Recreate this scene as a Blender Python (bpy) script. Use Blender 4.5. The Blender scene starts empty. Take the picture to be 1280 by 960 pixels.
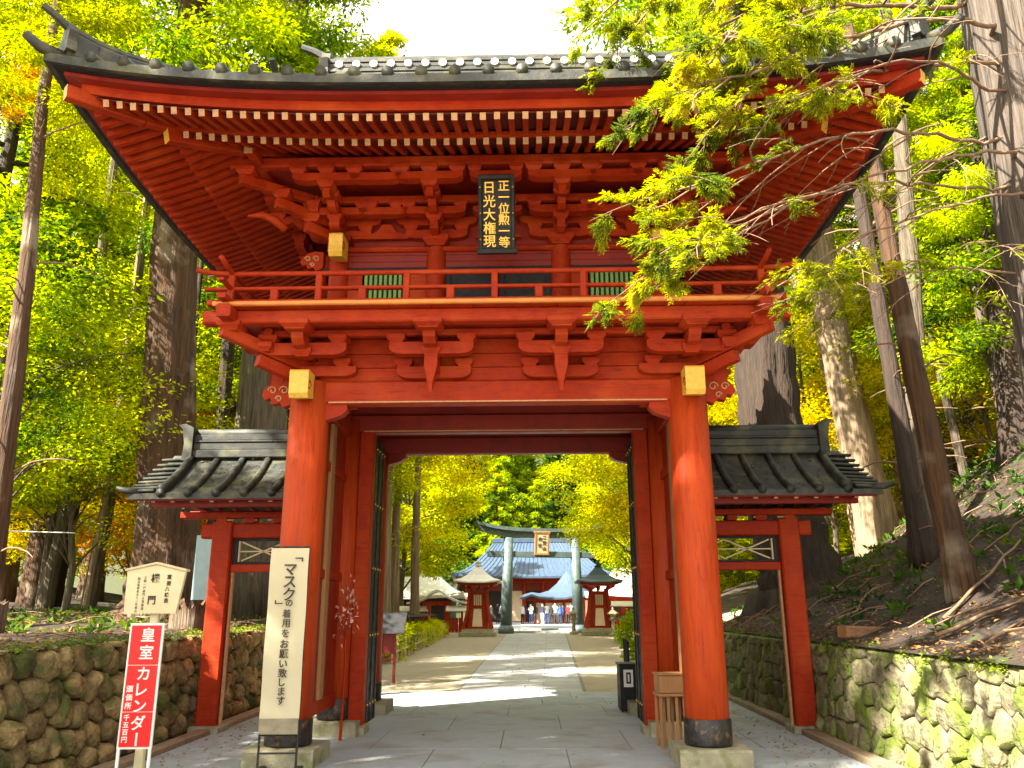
import bpy, bmesh, math, random
import numpy as np
from math import sin, cos, pi, sqrt, atan2, radians
from mathutils import Vector, Matrix, Quaternion
random.seed(7); rng = np.random.default_rng(7)
scene = bpy.context.scene
COL = scene.collection

# ------------------------------------------------------------------ camera, light
EXPOSURE = 2.45
SUN_STRENGTH = 5.0
SKY_STRENGTH = 0.06
SUN_TO = Vector((-0.80, -0.60, 0.0)).normalized()
SUN_ELEV = radians(44)
F_PX, TH, PS, RO, XC, DC = 1011.03, .2698, .0222, -.0038, .3807, 9.3394
Fv = Vector((-sin(PS)*cos(TH), cos(PS)*cos(TH), sin(TH)))
Rv = Vector((cos(PS), sin(PS), 0)); Uv = Rv.cross(Fv)
R2 = Rv*cos(RO)+Uv*sin(RO); U2 = -Rv*sin(RO)+Uv*cos(RO)
cam = bpy.data.objects.new('camera', bpy.data.cameras.new('camera'))
M = Matrix((R2, U2, -Fv)).transposed().to_4x4(); M.translation = Vector((XC, -DC, 1.6))
cam.matrix_world = M
cam.data.sensor_width = 36; cam.data.lens = F_PX/1280*36
cam.data.clip_start = .05; cam.data.clip_end = 2000
COL.objects.link(cam); scene.camera = cam

world = bpy.data.worlds.new('World'); scene.world = world; world.use_nodes = True
nt = world.node_tree; bg = nt.nodes['Background']
sky = nt.nodes.new('ShaderNodeTexSky'); sky.sky_type = 'NISHITA'; sky.sun_disc = False
sky.sun_elevation = SUN_ELEV
sky.sun_rotation = atan2(SUN_TO.x, SUN_TO.y)
sky.air_density = .7; sky.dust_density = 8.0; sky.ozone_density = 1.0
sky.air_density = .9; sky.dust_density = 4
# bright thin cloud drifting over the blue
wc = nt.nodes.new('ShaderNodeTexCoord'); wn = nt.nodes.new('ShaderNodeTexNoise'); wn.inputs['Scale'].default_value = 2.2; wn.inputs['Detail'].default_value = 5
wr = nt.nodes.new('ShaderNodeMapRange'); wr.inputs[1].default_value = .36; wr.inputs[2].default_value = .58; wr.inputs[3].default_value = .25; wr.inputs[4].default_value = .95
wm = nt.nodes.new('ShaderNodeMix'); wm.data_type = 'RGBA'; wm.inputs[7].default_value = (9.2, 9.1, 8.8, 1)
nt.links.new(wc.outputs['Generated'], wn.inputs[0]); nt.links.new(wn.outputs[0], wr.inputs[0]); nt.links.new(wr.outputs[0], wm.inputs[0]); nt.links.new(sky.outputs[0], wm.inputs[6])
nt.links.new(wm.outputs[2], bg.inputs[0]); bg.inputs[1].default_value = SKY_STRENGTH
sun = bpy.data.objects.new('sun', bpy.data.lights.new('sun', 'SUN'))
sun.data.energy = SUN_STRENGTH; sun.data.angle = radians(.53); sun.data.color = (1, .95, .86)
sd = Vector((SUN_TO.x*cos(SUN_ELEV), SUN_TO.y*cos(SUN_ELEV), sin(SUN_ELEV)))
sun.rotation_euler = (-sd).to_track_quat('-Z', 'Y').to_euler()
COL.objects.link(sun)
vs = scene.view_settings; vs.view_transform = 'Standard'; vs.look = 'None'; vs.exposure = EXPOSURE; vs.gamma = 1
vs.use_white_balance = True; vs.white_balance_temperature = 6900; vs.white_balance_tint = 10
scene.cycles.use_denoising = True
scene.cycles.max_bounces = 7; scene.cycles.diffuse_bounces = 4; scene.cycles.transmission_bounces = 4
scene.cycles.transparent_max_bounces = 4

# ------------------------------------------------------------------ materials
def mat(name, col, col2=None, rough=.6, scale=6, stretch=(1, 1, 1), bump=.15, bscale=None, coat=0, metal=0, detail=6, contrast=(.35, .65), spec=.5, col3=None, c3s=2, c3t=(.55, .7), obj_var=0, cracks=None):
    m = bpy.data.materials.new(name); m.use_nodes = True
    n = m.node_tree.nodes; l = m.node_tree.links; b = n['Principled BSDF']
    b.inputs['Roughness'].default_value = rough; b.inputs['Metallic'].default_value = metal
    b.inputs['Specular IOR Level'].default_value = spec
    if coat: b.inputs['Coat Weight'].default_value = coat; b.inputs['Coat Roughness'].default_value = .25
    tc = n.new('ShaderNodeNewGeometry'); mp = n.new('ShaderNodeMapping'); mp.inputs['Scale'].default_value = stretch
    l.new(tc.outputs['Position'], mp.inputs[0])
    no = n.new('ShaderNodeTexNoise'); no.inputs['Scale'].default_value = scale; no.inputs['Detail'].default_value = detail; no.inputs['Roughness'].default_value = .65
    l.new(mp.outputs[0], no.inputs[0])
    cr = n.new('ShaderNodeValToRGB'); e = cr.color_ramp.elements
    e[0].position, e[1].position = contrast
    c2 = col2 or tuple(c*.6 for c in col)
    e[0].color = (*c2, 1); e[1].color = (*col, 1)
    l.new(no.outputs[0], cr.inputs[0]); out = cr.outputs[0]
    if col3:
        n3 = n.new('ShaderNodeTexNoise'); n3.inputs['Scale'].default_value = c3s; n3.inputs['Detail'].default_value = 5
        l.new(tc.outputs['Position'], n3.inputs[0])
        r3 = n.new('ShaderNodeMapRange'); r3.inputs[1].default_value = c3t[0]; r3.inputs[2].default_value = c3t[1]
        l.new(n3.outputs[0], r3.inputs[0])
        mx = n.new('ShaderNodeMix'); mx.data_type = 'RGBA'; l.new(r3.outputs[0], mx.inputs[0]); l.new(out, mx.inputs[6]); mx.inputs[7].default_value = (*col3, 1)
        out = mx.outputs[2]
    if cracks:   # fine dark drying cracks and scuffs along the grain
        mc = n.new('ShaderNodeMapping'); mc.inputs['Scale'].default_value = cracks; l.new(tc.outputs['Position'], mc.inputs[0])
        nc_ = n.new('ShaderNodeTexNoise'); nc_.inputs['Scale'].default_value = 3; nc_.inputs['Detail'].default_value = 3; l.new(mc.outputs[0], nc_.inputs[0])
        r4 = n.new('ShaderNodeValToRGB'); e4 = r4.color_ramp.elements; e4[0].position = .485; e4[0].color = (1, 1, 1, 1); e4[1].position = .5; e4[1].color = (.45, .45, .45, 1); e5 = e4.new(.515); e5.color = (1, 1, 1, 1)
        l.new(nc_.outputs[0], r4.inputs[0]); m4 = n.new('ShaderNodeMix'); m4.data_type = 'RGBA'; m4.blend_type = 'MULTIPLY'; m4.inputs[0].default_value = .7; l.new(out, m4.inputs[6]); l.new(r4.outputs[0], m4.inputs[7]); out = m4.outputs[2]
    if obj_var:
        oi = n.new('ShaderNodeObjectInfo'); mr = n.new('ShaderNodeMapRange'); mr.inputs[3].default_value = 1-obj_var; mr.inputs[4].default_value = 1+obj_var
        l.new(oi.outputs['Random'], mr.inputs[0]); hs = n.new('ShaderNodeHueSaturation'); l.new(mr.outputs[0], hs.inputs['Value']); l.new(out, hs.inputs['Color']); out = hs.outputs[0]
    l.new(out, b.inputs['Base Color'])
    rr_ = n.new('ShaderNodeMapRange'); rr_.inputs[1].default_value = .3; rr_.inputs[2].default_value = .7; rr_.inputs[3].default_value = max(.05, rough-.12); rr_.inputs[4].default_value = min(1, rough+.14); l.new(no.outputs[0], rr_.inputs[0]); l.new(rr_.outputs[0], b.inputs['Roughness'])
    if bump:
        nb = n.new('ShaderNodeTexNoise'); nb.inputs['Scale'].default_value = bscale or scale*3; nb.inputs['Detail'].default_value = 6
        l.new(mp.outputs[0], nb.inputs[0]); bp = n.new('ShaderNodeBump'); bp.inputs['Strength'].default_value = bump; bp.inputs['Distance'].default_value = .05
        l.new(nb.outputs[0], bp.inputs['Height']); l.new(bp.outputs[0], b.inputs['Normal'])
    return m

def leaf_mat(name, stops, trans=.56, scale=.5):
    """stops: colours picked by a mix of large noise (clumps) and per-leaf random"""
    m = bpy.data.materials.new(name); m.use_nodes = True
    n = m.node_tree.nodes; l = m.node_tree.links
    for x in list(n): n.remove(x)
    out = n.new('ShaderNodeOutputMaterial')
    g = n.new('ShaderNodeNewGeometry'); no = n.new('ShaderNodeTexNoise'); no.inputs['Scale'].default_value = scale; no.inputs['Detail'].default_value = 3
    l.new(g.outputs['Position'], no.inputs[0])
    ad = n.new('ShaderNodeMath'); ad.operation = 'MULTIPLY_ADD'; ad.inputs[1].default_value = .34; l.new(g.outputs['Random Per Island'], ad.inputs[0])
    sb = n.new('ShaderNodeMath'); sb.operation = 'MULTIPLY_ADD'; sb.inputs[1].default_value = 1.7; sb.inputs[2].default_value = -.52; l.new(no.outputs[0], sb.inputs[0]); l.new(sb.outputs[0], ad.inputs[2])
    cr = n.new('ShaderNodeValToRGB'); els = cr.color_ramp.elements
    while len(els) < len(stops): els.new(.5)
    for i, s in enumerate(stops): els[i].position = i/(len(stops)-1); els[i].color = (*s, 1)
    l.new(ad.outputs[0], cr.inputs[0])
    d = n.new('ShaderNodeBsdfDiffuse'); t = n.new('ShaderNodeBsdfTranslucent'); mx = n.new('ShaderNodeMixShader'); mx.inputs[0].default_value = trans
    l.new(cr.outputs[0], d.inputs[0])
    hs = n.new('ShaderNodeHueSaturation'); hs.inputs['Value'].default_value = 1.55; hs.inputs['Saturation'].default_value = 1.1; l.new(cr.outputs[0], hs.inputs['Color']); l.new(hs.outputs[0], t.inputs[0])
    l.new(d.outputs[0], mx.inputs[1]); l.new(t.outputs[0], mx.inputs[2]); l.new(mx.outputs[0], out.inputs[0])
    return m

VERM = (.37, .030, .004)
M_red = mat('vermilion_lacquer', VERM, (.25, .015, .003), .58, 7, (1, 1, 1), .10, 30, spec=.18, detail=9, contrast=(.25, .62), col3=(.43, .052, .008), c3s=1.7, c3t=(.5, .72), cracks=(.35, 7, 7))
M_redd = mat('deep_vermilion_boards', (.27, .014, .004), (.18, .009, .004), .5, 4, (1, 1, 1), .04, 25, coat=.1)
M_pillar = mat('pillar_lacquer', (.50, .060, .006), (.33, .028, .005), .62, 5, (3, 3, .3), .16, 20, spec=.25, detail=9, contrast=(.25, .65), col3=(.40, .055, .010), c3s=1.5, c3t=(.52, .75), cracks=(8, 8, .3))
M_soffit = mat('shaded_soffit_red', (.12, .007, .003), (.08, .005, .002), .7, 4, bump=0)  # vermilion darkened so the under-eave shade is in the colour
M_nose = mat('orange_edge_paint', (.66, .24, .04), (.56, .17, .03), .5, 6, bump=.03)
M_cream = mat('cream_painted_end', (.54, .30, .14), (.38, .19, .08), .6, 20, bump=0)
M_yellow = mat('ochre_painted_end', (.80, .50, .07), (.66, .38, .05), .5, 20, bump=0)
M_tile = mat('weathered_copper_tile', (.034, .038, .029), (.015, .017, .014), .6, 9, (1, 1, 1), .12, 40, metal=.0, col3=(.095, .09, .045), c3s=4, c3t=(.5, .7))
M_black = mat('black_lacquer', (.010, .010, .012), (.016, .016, .018), .55, 8, bump=.1, spec=.3)
M_iron = mat('dark_iron_shoe', (.06, .055, .05), (.025, .025, .028), .45, 14, bump=.2, metal=.6, col3=(.2, .11, .05), c3s=12)
M_stone = mat('dressed_stone', (.36, .33, .22), (.24, .22, .14), .85, 9, bump=.3, bscale=60, col3=(.16, .17, .05), c3s=5)
M_wood = mat('bare_wood', (.42, .22, .08), (.30, .14, .05), .6, 4, (1, 1, .1), .15, 30)
M_wood2 = mat('pale_wood', (.68, .56, .34), (.56, .44, .25), .6, 5, (6, 1, .5), .08, 30)
M_green = mat('green_painted_bars', (.20, .38, .09), (.14, .28, .07), .5, 8, bump=0)
M_gold = mat('gold_leaf', (.9, .58, .10), (.75, .42, .05), .35, 30, bump=.05, metal=.3)
M_white = mat('white_print', (.85, .83, .78), (.8, .78, .72), .6, 20, bump=0)
M_signred = mat('red_print', (.80, .012, .012), (.74, .01, .01), .4, 5, bump=0)
M_ink = mat('black_ink', (.03, .022, .016), (.05, .035, .025), .7, 20, bump=0)
M_paper = mat('cream_cloth', (.62, .55, .36), (.56, .49, .31), .75, 3, (1, 1, .5), .1, 8)
M_sign = mat('cream_board', (.68, .60, .36), (.60, .52, .30), .6, 4, (1, 1, 1), .05, 20)
M_bark = mat('cedar_bark', (.125, .060, .022), (.030, .015, .008), .9, 5, (3.2, 3.2, .22), 1.0, 9, contrast=(.35, .68), col3=(.24, .19, .13), c3s=1.2)
M_barkg = mat('grey_bark', (.17, .13, .085), (.045, .035, .024), .9, 5, (3, 3, .25), 1.0, 9, contrast=(.35, .65), col3=(.12, .13, .05), c3s=1.5)
M_barkd = mat('dark_bark', (.062, .038, .022), (.018, .011, .008), .9, 6, (3, 3, .3), .9, 10)
M_barkp = mat('pale_bark', (.36, .26, .16), (.13, .085, .05), .9, 4, (3, 3, .2), .9, 9, contrast=(.3, .65))
M_twig = mat('dead_twig', (.26, .16, .09), (.14, .08, .045), .8, 12, bump=.1)
M_rock = mat('wall_rock', (.40, .29, .11), (.085, .055, .028), .9, 7, bump=.9, bscale=18, contrast=(.3, .7), col3=(.085, .10, .02), c3s=3, c3t=(.48, .62), obj_var=.35)
M_rockR = mat('mossy_wall_rock', (.30, .26, .14), (.09, .08, .045), .9, 7, bump=.9, bscale=18, contrast=(.3, .7), col3=(.13, .17, .02), c3s=2.9, c3t=(.44, .62), obj_var=.25)
M_soil = mat('forest_soil', (.055, .033, .020), (.016, .011, .008), 1, 3.5, bump=1, bscale=12, contrast=(.38, .66), col3=(.045, .055, .015), c3s=2.4, c3t=(.56, .70))
M_lit = mat('leaf_litter', (.30, .15, .07), (.12, .06, .03), .9, 5, bump=0, contrast=(.3, .7), obj_var=.2)
M_moss = mat('moss', (.14, .19, .02), (.06, .09, .015), 1, 8, bump=.8, bscale=40)
M_gravel = mat('sandy_gravel', (.42, .36, .26), (.30, .25, .18), .95, 30, bump=.4, bscale=120, col3=(.32, .25, .17), c3s=1.5)
M_slab = mat('paving_stone', (.40, .40, .39), (.30, .30, .31), .72, 4, bump=.12, bscale=50, detail=8, contrast=(.3, .7), col3=(.27, .25, .22), c3s=1.5, obj_var=.14)
M_slabg = mat('floor_stone', (.36, .40, .42), (.25, .28, .305), .68, 5, bump=.16, bscale=45, detail=10, contrast=(.28, .72), col3=(.24, .235, .215), c3s=1.6, c3t=(.5, .68), obj_var=.05)
M_joint = mat('joint_mortar', (.23, .22, .20), (.17, .16, .14), .95, 20, bump=.2)
M_kerb = mat('kerb_stone', (.34, .25, .15), (.22, .16, .10), .85, 8, bump=.3, bscale=50, obj_var=.15)
M_bronze = mat('bronze', (.10, .15, .15), (.07, .10, .10), .5, 4, bump=.1, metal=.2)
M_copper = mat('blue_copper_roof', (.055, .095, .15), (.03, .06, .10), .5, 3, (4, .5, .5), .1, 20, metal=.1)
M_pale = mat('pale_copper_roof', (.72, .70, .62), (.58, .56, .50), .4, 5, bump=.1, metal=.1)
M_blueb = mat('pale_blue_board', (.35, .50, .52), (.28, .42, .45), .6, 5, bump=0)
M_dark = mat('dark_interior', (.03, .02, .018), (.02, .014, .012), .8, 4, bump=0)
M_plaster = mat('warm_plaster', (.85, .66, .48), (.75, .56, .4), .8, 4, bump=0)

L_yg = leaf_mat('yellow_green_leaves', [(.018, .045, .010), (.17, .22, .010), (.52, .52, .014), (.66, .60, .02)])  # darkest stop puts the shadows inside the foliage into the leaf colour
L_gr = leaf_mat('fresh_green_leaves', [(.012, .04, .014), (.08, .15, .014), (.34, .41, .014), (.62, .60, .02)])  # darkest stop likewise carries painted foliage shadow
L_dk = leaf_mat('dark_conifer_needles', [(.012, .035, .010), (.03, .08, .015), (.07, .14, .018), (.16, .22, .02)], trans=.3)
L_gd = leaf_mat('golden_leaves', [(.10, .13, .008), (.34, .31, .008), (.60, .47, .010), (.58, .33, .012)])
L_or = leaf_mat('orange_leaves', [(.25, .20, .01), (.50, .22, .01), (.60, .16, .012), (.45, .36, .01)])
L_nr = leaf_mat('near_cypress_sprays', [(.02, .045, .015), (.09, .125, .018), (.33, .35, .025), (.40, .22, .06)], scale=1.9)

# ------------------------------------------------------------------ mesh helpers
class MB:
    def __init__(s): s.v = []; s.f = []; s.m = []
    def add(s, vs, fs, mi=0):
        b = len(s.v); s.v += [tuple(v) for v in vs]; s.f += [tuple(b+i for i in f) for f in fs]
        s.m += list(mi) if isinstance(mi, (list, tuple)) else [mi]*len(fs)
    def box(s, x0, x1, y0, y1, z0, z1, c=0, mi=0):
        if not c:
            s.add([(x0, y0, z0), (x1, y0, z0), (x1, y1, z0), (x0, y1, z0), (x0, y0, z1), (x1, y0, z1), (x1, y1, z1), (x0, y1, z1)],
                  [(0, 3, 2, 1), (4, 5, 6, 7), (0, 1, 5, 4), (1, 2, 6, 5), (2, 3, 7, 6), (3, 0, 4, 7)], mi); return
        # chamfer along the longest axis
        d = (x1-x0, y1-y0, z1-z0); k = d.index(max(d))
        if k == 0: s.beam((x0, (y0+y1)/2, (z0+z1)/2), (x1, (y0+y1)/2, (z0+z1)/2), d[1], d[2], c, mi)
        elif k == 1: s.beam(((x0+x1)/2, y0, (z0+z1)/2), ((x0+x1)/2, y1, (z0+z1)/2), d[0], d[2], c, mi)
        else: s.beam(((x0+x1)/2, (y0+y1)/2, z0), ((x0+x1)/2, (y0+y1)/2, z1), d[0], d[1], c, mi)
    def beam(s, A, B, w, h, c=.012, mi=0, endmi=None):
        A = Vector(A); B = Vector(B); t = (B-A).normalized()
        up = Vector((0, 0, 1)) if abs(t.z) < .95 else Vector((0, 1, 0))
        sx = t.cross(up).normalized(); sz = sx.cross(t).normalized()
        a, b = w/2, h/2; c = min(c, a*.6, b*.6)
        pr = [(-a+c, -b), (a-c, -b), (a, -b+c), (a, b-c), (a-c, b), (-a+c, b), (-a, b-c), (-a, -b+c)] if c > 0 else [(-a, -b), (a, -b), (a, b), (-a, b)]
        n = len(pr); vs = [A+sx*p+sz*q for p, q in pr]+[B+sx*p+sz*q for p, q in pr]
        fs = [(i, (i+1) % n, n+(i+1) % n, n+i) for i in range(n)]
        e = mi if endmi is None else endmi
        s.add(vs, fs+[tuple(range(n-1, -1, -1)), tuple(range(n, 2*n))], [mi]*n+[e, e])
    def prof(s, pts, axis, a, b, mi=0):
        """extrude polygon pts along axis 'x' (pts are y,z) or 'y' (pts are x,z)"""
        n = len(pts)
        if axis == 'x': vs = [(a, p, q) for p, q in pts]+[(b, p, q) for p, q in pts]
        else: vs = [(p, a, q) for p, q in pts]+[(p, b, q) for p, q in pts]
        s.add(vs, [(i, (i+1) % n, n+(i+1) % n, n+i) for i in range(n)]+[tuple(range(n-1, -1, -1)), tuple(range(n, 2*n))], mi)
    def tube(s, pts, rad, n=8, mi=0, cap=True, rfun=None):
        pts = [Vector(p) for p in pts]; b = len(s.v); m = len(pts); prev = None
        for i, p in enumerate(pts):
            t = (pts[min(i+1, m-1)]-pts[max(i-1, 0)]).normalized()
            if prev is None:
                u = t.cross(Vector((0, 1, 0)) if abs(t.y) < .9 else Vector((1, 0, 0))).normalized()
            else: u = (prev-t*prev.dot(t)).normalized()
            prev = u; w = t.cross(u); r = rad[i] if hasattr(rad, '__len__') else rad
            for k in range(n):
                a = 2*pi*k/n; rr = r*(rfun(a, i) if rfun else 1)
                s.v.append(tuple(p+u*(cos(a)*rr)+w*(sin(a)*rr)))
        for i in range(m-1):
            for k in range(n):
                s.f.append((b+i*n+k, b+i*n+(k+1) % n, b+(i+1)*n+(k+1) % n, b+(i+1)*n+k)); s.m.append(mi)
        if cap: s.f += [tuple(b+k for k in range(n-1, -1, -1)), tuple(b+(m-1)*n+k for k in range(n))]; s.m += [mi, mi]
    def lathe(s, x, y, prof, n=20, mi=0, sq=False):
        if sq: n = 4
        b = len(s.v)
        for r, z in prof:
            for k in range(n):
                a = 2*pi*k/n+(pi/4 if sq else 0); q = r*(sqrt(2) if sq else 1)
                s.v.append((x+cos(a)*q, y+sin(a)*q, z))
        m = len(prof)
        for i in range(m-1):
            for k in range(n): s.f.append((b+i*n+k, b+i*n+(k+1) % n, b+(i+1)*n+(k+1) % n, b+(i+1)*n+k)); s.m.append(mi)
        s.f += [tuple(b+k for k in range(n-1, -1, -1)), tuple(b+(m-1)*n+k for k in range(n))]; s.m += [mi, mi]
    def mesh(s, name, mats, smooth=False):
        me = bpy.data.meshes.new(name); me.from_pydata(s.v, [], s.f)
        for m in (mats if isinstance(mats, (list, tuple)) else [mats]): me.materials.append(m)
        if any(s.m): me.polygons.foreach_set('material_index', s.m)
        if smooth: me.polygons.foreach_set('use_smooth', [True]*len(s.f))
        me.update(); return me
    def obj(s, name, mats, parent=None, smooth=False): return mobj(name, s.mesh(name, mats, smooth), parent)

def mobj(name, me, parent=None, loc=None, rot=None, scale=None):
    o = bpy.data.objects.new(name, me); COL.objects.link(o); o.parent = parent
    if loc: o.location = loc
    if rot: o.rotation_euler = rot
    if scale: o.scale = scale
    return o
def tag(o, label, cat, group=None):
    o['label'] = label; o['category'] = cat
    if group: o['group'] = group
    return o
def thing(name, label, cat, loc=(0, 0, 0), rotz=0, group=None):
    o = bpy.data.objects.new(name, None); COL.objects.link(o); o.location = loc; o.rotation_euler = (0, 0, rotz); o.empty_display_size = .2
    return tag(o, label, cat, group)
def structure(name, me): o = mobj(name, me); o['kind'] = 'structure'; return o
def stuff(o): o['kind'] = 'stuff'; return o
def box_obj(name, mats, parent, *a, c=.01): m = MB(); m.box(*a, c=c); return m.obj(name, mats, parent)
def aim(o, A, B, unit=True):
    A = Vector(A); B = Vector(B); d = B-A; t = d.normalized(); sx = t.cross(Vector((0, 0, 1))).normalized(); sz = sx.cross(t)
    o.rotation_mode = 'QUATERNION'; R = Matrix((sx, t, sz)).transposed(); o.rotation_quaternion = R.to_quaternion(); o.location = A
    o.scale = (1, d.length if unit else 1, 1)
def lerp(a, b, t): return a+(b-a)*t
def smooth01(t): t = max(0, min(1, t)); return t*t*(3-2*t)

# ------------------------------------------------------------------ terrain
def h_right(x, y):
    d = x-4.1; h = 1.12+.30*d+.055*d*d if d < 8 else 7.04+1.18*(d-8)*.6
    k = smooth01((y-6)/9); h = lerp(h, 1.0+.22*d+.004*d*d, k)
    return h+(.07*sin(x*2.1+y)*sin(y*1.7)+.035*sin(x*7.3+y*3.1)*sin(y*6.1-x*2.3))*min(1, max(0, d))
def h_left(x, y):
    d = -4.45-x
    return 1.25+.035*d+.05*sin(x*1.3+y*.8)*min(1, d)+.05*sin(y*2.1)*min(1, d)+max(0, d-12)*.1
def sheet(xs, ys, hf):
    m = MB(); nx, ny = len(xs), len(ys)
    vs = [(x, y, hf(x, y)) for y in ys for x in xs]
    m.add(vs, [(j*nx+i, j*nx+i+1, (j+1)*nx+i+1, (j+1)*nx+i) for j in range(ny-1) for i in range(nx-1)]); return m
g = MB(); g.add([(-900, -300, -.012), (900, -300, -.012), (900, 1500, -.012), (-900, 1500, -.012)], [(0, 1, 2, 3)])
structure('ground', g.mesh('ground', M_gravel))
def frange(a, b, s): return list(np.arange(a, b+1e-6, s))
hr = sheet([4.2]+frange(4.5, 14, .35)+frange(15, 60, 3), frange(-12, 16, .4)+frange(17, 32, 1.0), h_right)
structure('hillside', hr.mesh('hillside', M_soil, True))
hl = sheet(frange(-60, -15, 3)+frange(-14, -4.75, .4)+[-4.45], frange(-12, 16, .5)+frange(17, 34, 1.0), h_left)
structure('raised_bank', hl.mesh('raised_bank', M_soil, True))
# far wooded hill behind the shrine
def h_far(x, y): return -1+max(0, y-82)*.42+.9*sin(x*.1)+abs(x)*.03
structure('far_hill', sheet(frange(-140, 140, 10), frange(80, 190, 8), h_far).mesh('far_hill', mat('hill_soil', (.05, .06, .02), rough=1, bump=0), True))
# rear banks beside the far path
structure('side_bank', sheet(frange(-60, -9, 3), frange(34, 100, 3), lambda x, y: .25*max(0, (-9-x))*.3-.02).mesh('side_bank', M_soil, True))
structure('side_bank', sheet(frange(9.5, 60, 3), frange(32, 100, 3), lambda x, y: .25*max(0, (x-9))*.45-.02).mesh('side_bank', M_soil, True))

# paving: one joint bed each, slabs as pieces
pave = structure('pavement', (lambda m: (m.add([(-4.15, -6, 0.0), (4.05, -6, 0.0), (3.9, 7.6, 0.0), (-3.9, 7.6, 0.0)], [(0, 1, 2, 3)]), m.mesh('pavement', M_joint))[1])(MB()))
def slab(x0, x1, y0, y1, parent, m, z=.012, skew=None):
    g = .004 if m is M_slabg else .007; e = .006
    b = MB(); c = (x0+g, x1-g, y0+g, y1-g)
    P = [(c[0], c[2]), (c[1], c[2]), (c[1], c[3]), (c[0], c[3])]; Q = [(c[0]+e, c[2]+e), (c[1]-e, c[2]+e), (c[1]-e, c[3]-e), (c[0]+e, c[3]-e)]
    if skew: P = [skew(*p) for p in P]; Q = [skew(*p) for p in Q]
    zz = z+random.uniform(-.0015, .0015)
    b.add([(*p, .001) for p in P]+[(*p, zz-.004) for p in P]+[(*p, zz) for p in Q], [(i, (i+1) % 4, 4+(i+1) % 4, 4+i) for i in range(4)]+[(4+i, 4+(i+1) % 4, 8+(i+1) % 4, 8+i) for i in range(4)]+[(8, 9, 10, 11)])
    b.obj('paving_slab', m, parent)
ys = [-6, -4.6, -3.3, -2.0, -.6, .9, 2.4, 3.9, 5.3, 6.4, 7.6]
for j in range(len(ys)-1):
    n = 5 if j < 8 else 7; off = .5*(j % 2)
    xs = [-3.85]+[-3.85+7.7*(k+off)/n for k in range(1 if not off else 0, n)]+[3.85]
    xs = sorted(set(round(x, 3) for x in xs if x == -3.85 or x == 3.85 or (-3.6 < x < 3.6)))
    for a, b_ in zip(xs, xs[1:]): slab(a, b_, ys[j], ys[j+1], pave, M_slabg)
path = structure('path', (lambda m: (m.add([(-1.12, 7.6, -.006), (1.45, 7.6, -.006), (2.55, 44, -.006), (-1.25, 44, -.006)], [(0, 1, 2, 3)]), m.mesh('path', M_joint))[1])(MB()))
def pskew(u, y): t = (y-7.6)/36.4; return (lerp(-1.08, 1.38, u)*(1-t)+lerp(-1.2, 2.5, u)*t, y)
y = 7.6; j = 0
while y < 43.9:
    dy = .55+.25*random.random()+.012*(y-7); y1 = min(44, y+dy); k = [0, .5+.16*random.uniform(-1, 1), 1] if j % 2 else [0, .3, .68, 1]
    for a, b_ in zip(k, k[1:]):
        g = .003; bb = MB(); e = .004
        P = [pskew(a+g, y+.008), pskew(b_-g, y+.008), pskew(b_-g, y1-.008), pskew(a+g, y1-.008)]
        zz = .006+random.uniform(-.002, .002)
        bb.add([(*p, -.004) for p in P]+[(*p, zz) for p in P], [(i, (i+1) % 4, 4+(i+1) % 4, 4+i) for i in range(4)]+[(4, 5, 6, 7)]); bb.obj('paving_slab', M_slab, path)
    y = y1; j += 1
# far platform with two low steps beyond the torii
st = MB(); st.box(-4.2, 6.2, 46.2, 82, 0, .12); st.box(-3.4, 5.6, 47.4, 82, .12, .24); structure('stone_terrace', st.mesh('stone_terrace', M_slabg))

# kerbs along both sides of the gate floor
for sx, lab in ((-1, 'row of low brownish kerb stones at the foot of the left rubble wall'), (1, 'row of low brownish kerb stones at the foot of the right mossy wall')):
    k = thing('kerb', lab, 'kerb', (sx*3.95, 0, 0), group='kerbs beside the gate floor')
    y = -6
    while y < 12:
        L = random.uniform(.7, 1.1); m = MB(); m.box(-.09, .09, y+.008, y+L-.008, -.01, .075+random.uniform(-.006, .006), c=.012); m.obj('kerb_stone', M_kerb, k); y += L

# ------------------------------------------------------------------ rubble walls: Voronoi stones
def voronoi(pts, box):
    cells = []
    for i, p in enumerate(pts):
        poly = [(box[0], box[2]), (box[1], box[2]), (box[1], box[3]), (box[0], box[3])]
        near = sorted(((q[0]-p[0])**2+(q[1]-p[1])**2, k) for k, q in enumerate(pts) if k != i)[:18]
        for _, k in near:
            q = pts[k]; mx, my = (p[0]+q[0])/2, (p[1]+q[1])/2; nx, ny = q[0]-p[0], q[1]-p[1]; out = []
            for a, b in zip(poly, poly[1:]+poly[:1]):
                da = (a[0]-mx)*nx+(a[1]-my)*ny; db = (b[0]-mx)*nx+(b[1]-my)*ny
                if da <= 0: out.append(a)
                if da*db < 0: t = da/(da-db); out.append((a[0]+(b[0]-a[0])*t, a[1]+(b[1]-a[1])*t))
            poly = out
            if len(poly) < 3: break
        cells.append(poly)
    return cells
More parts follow.
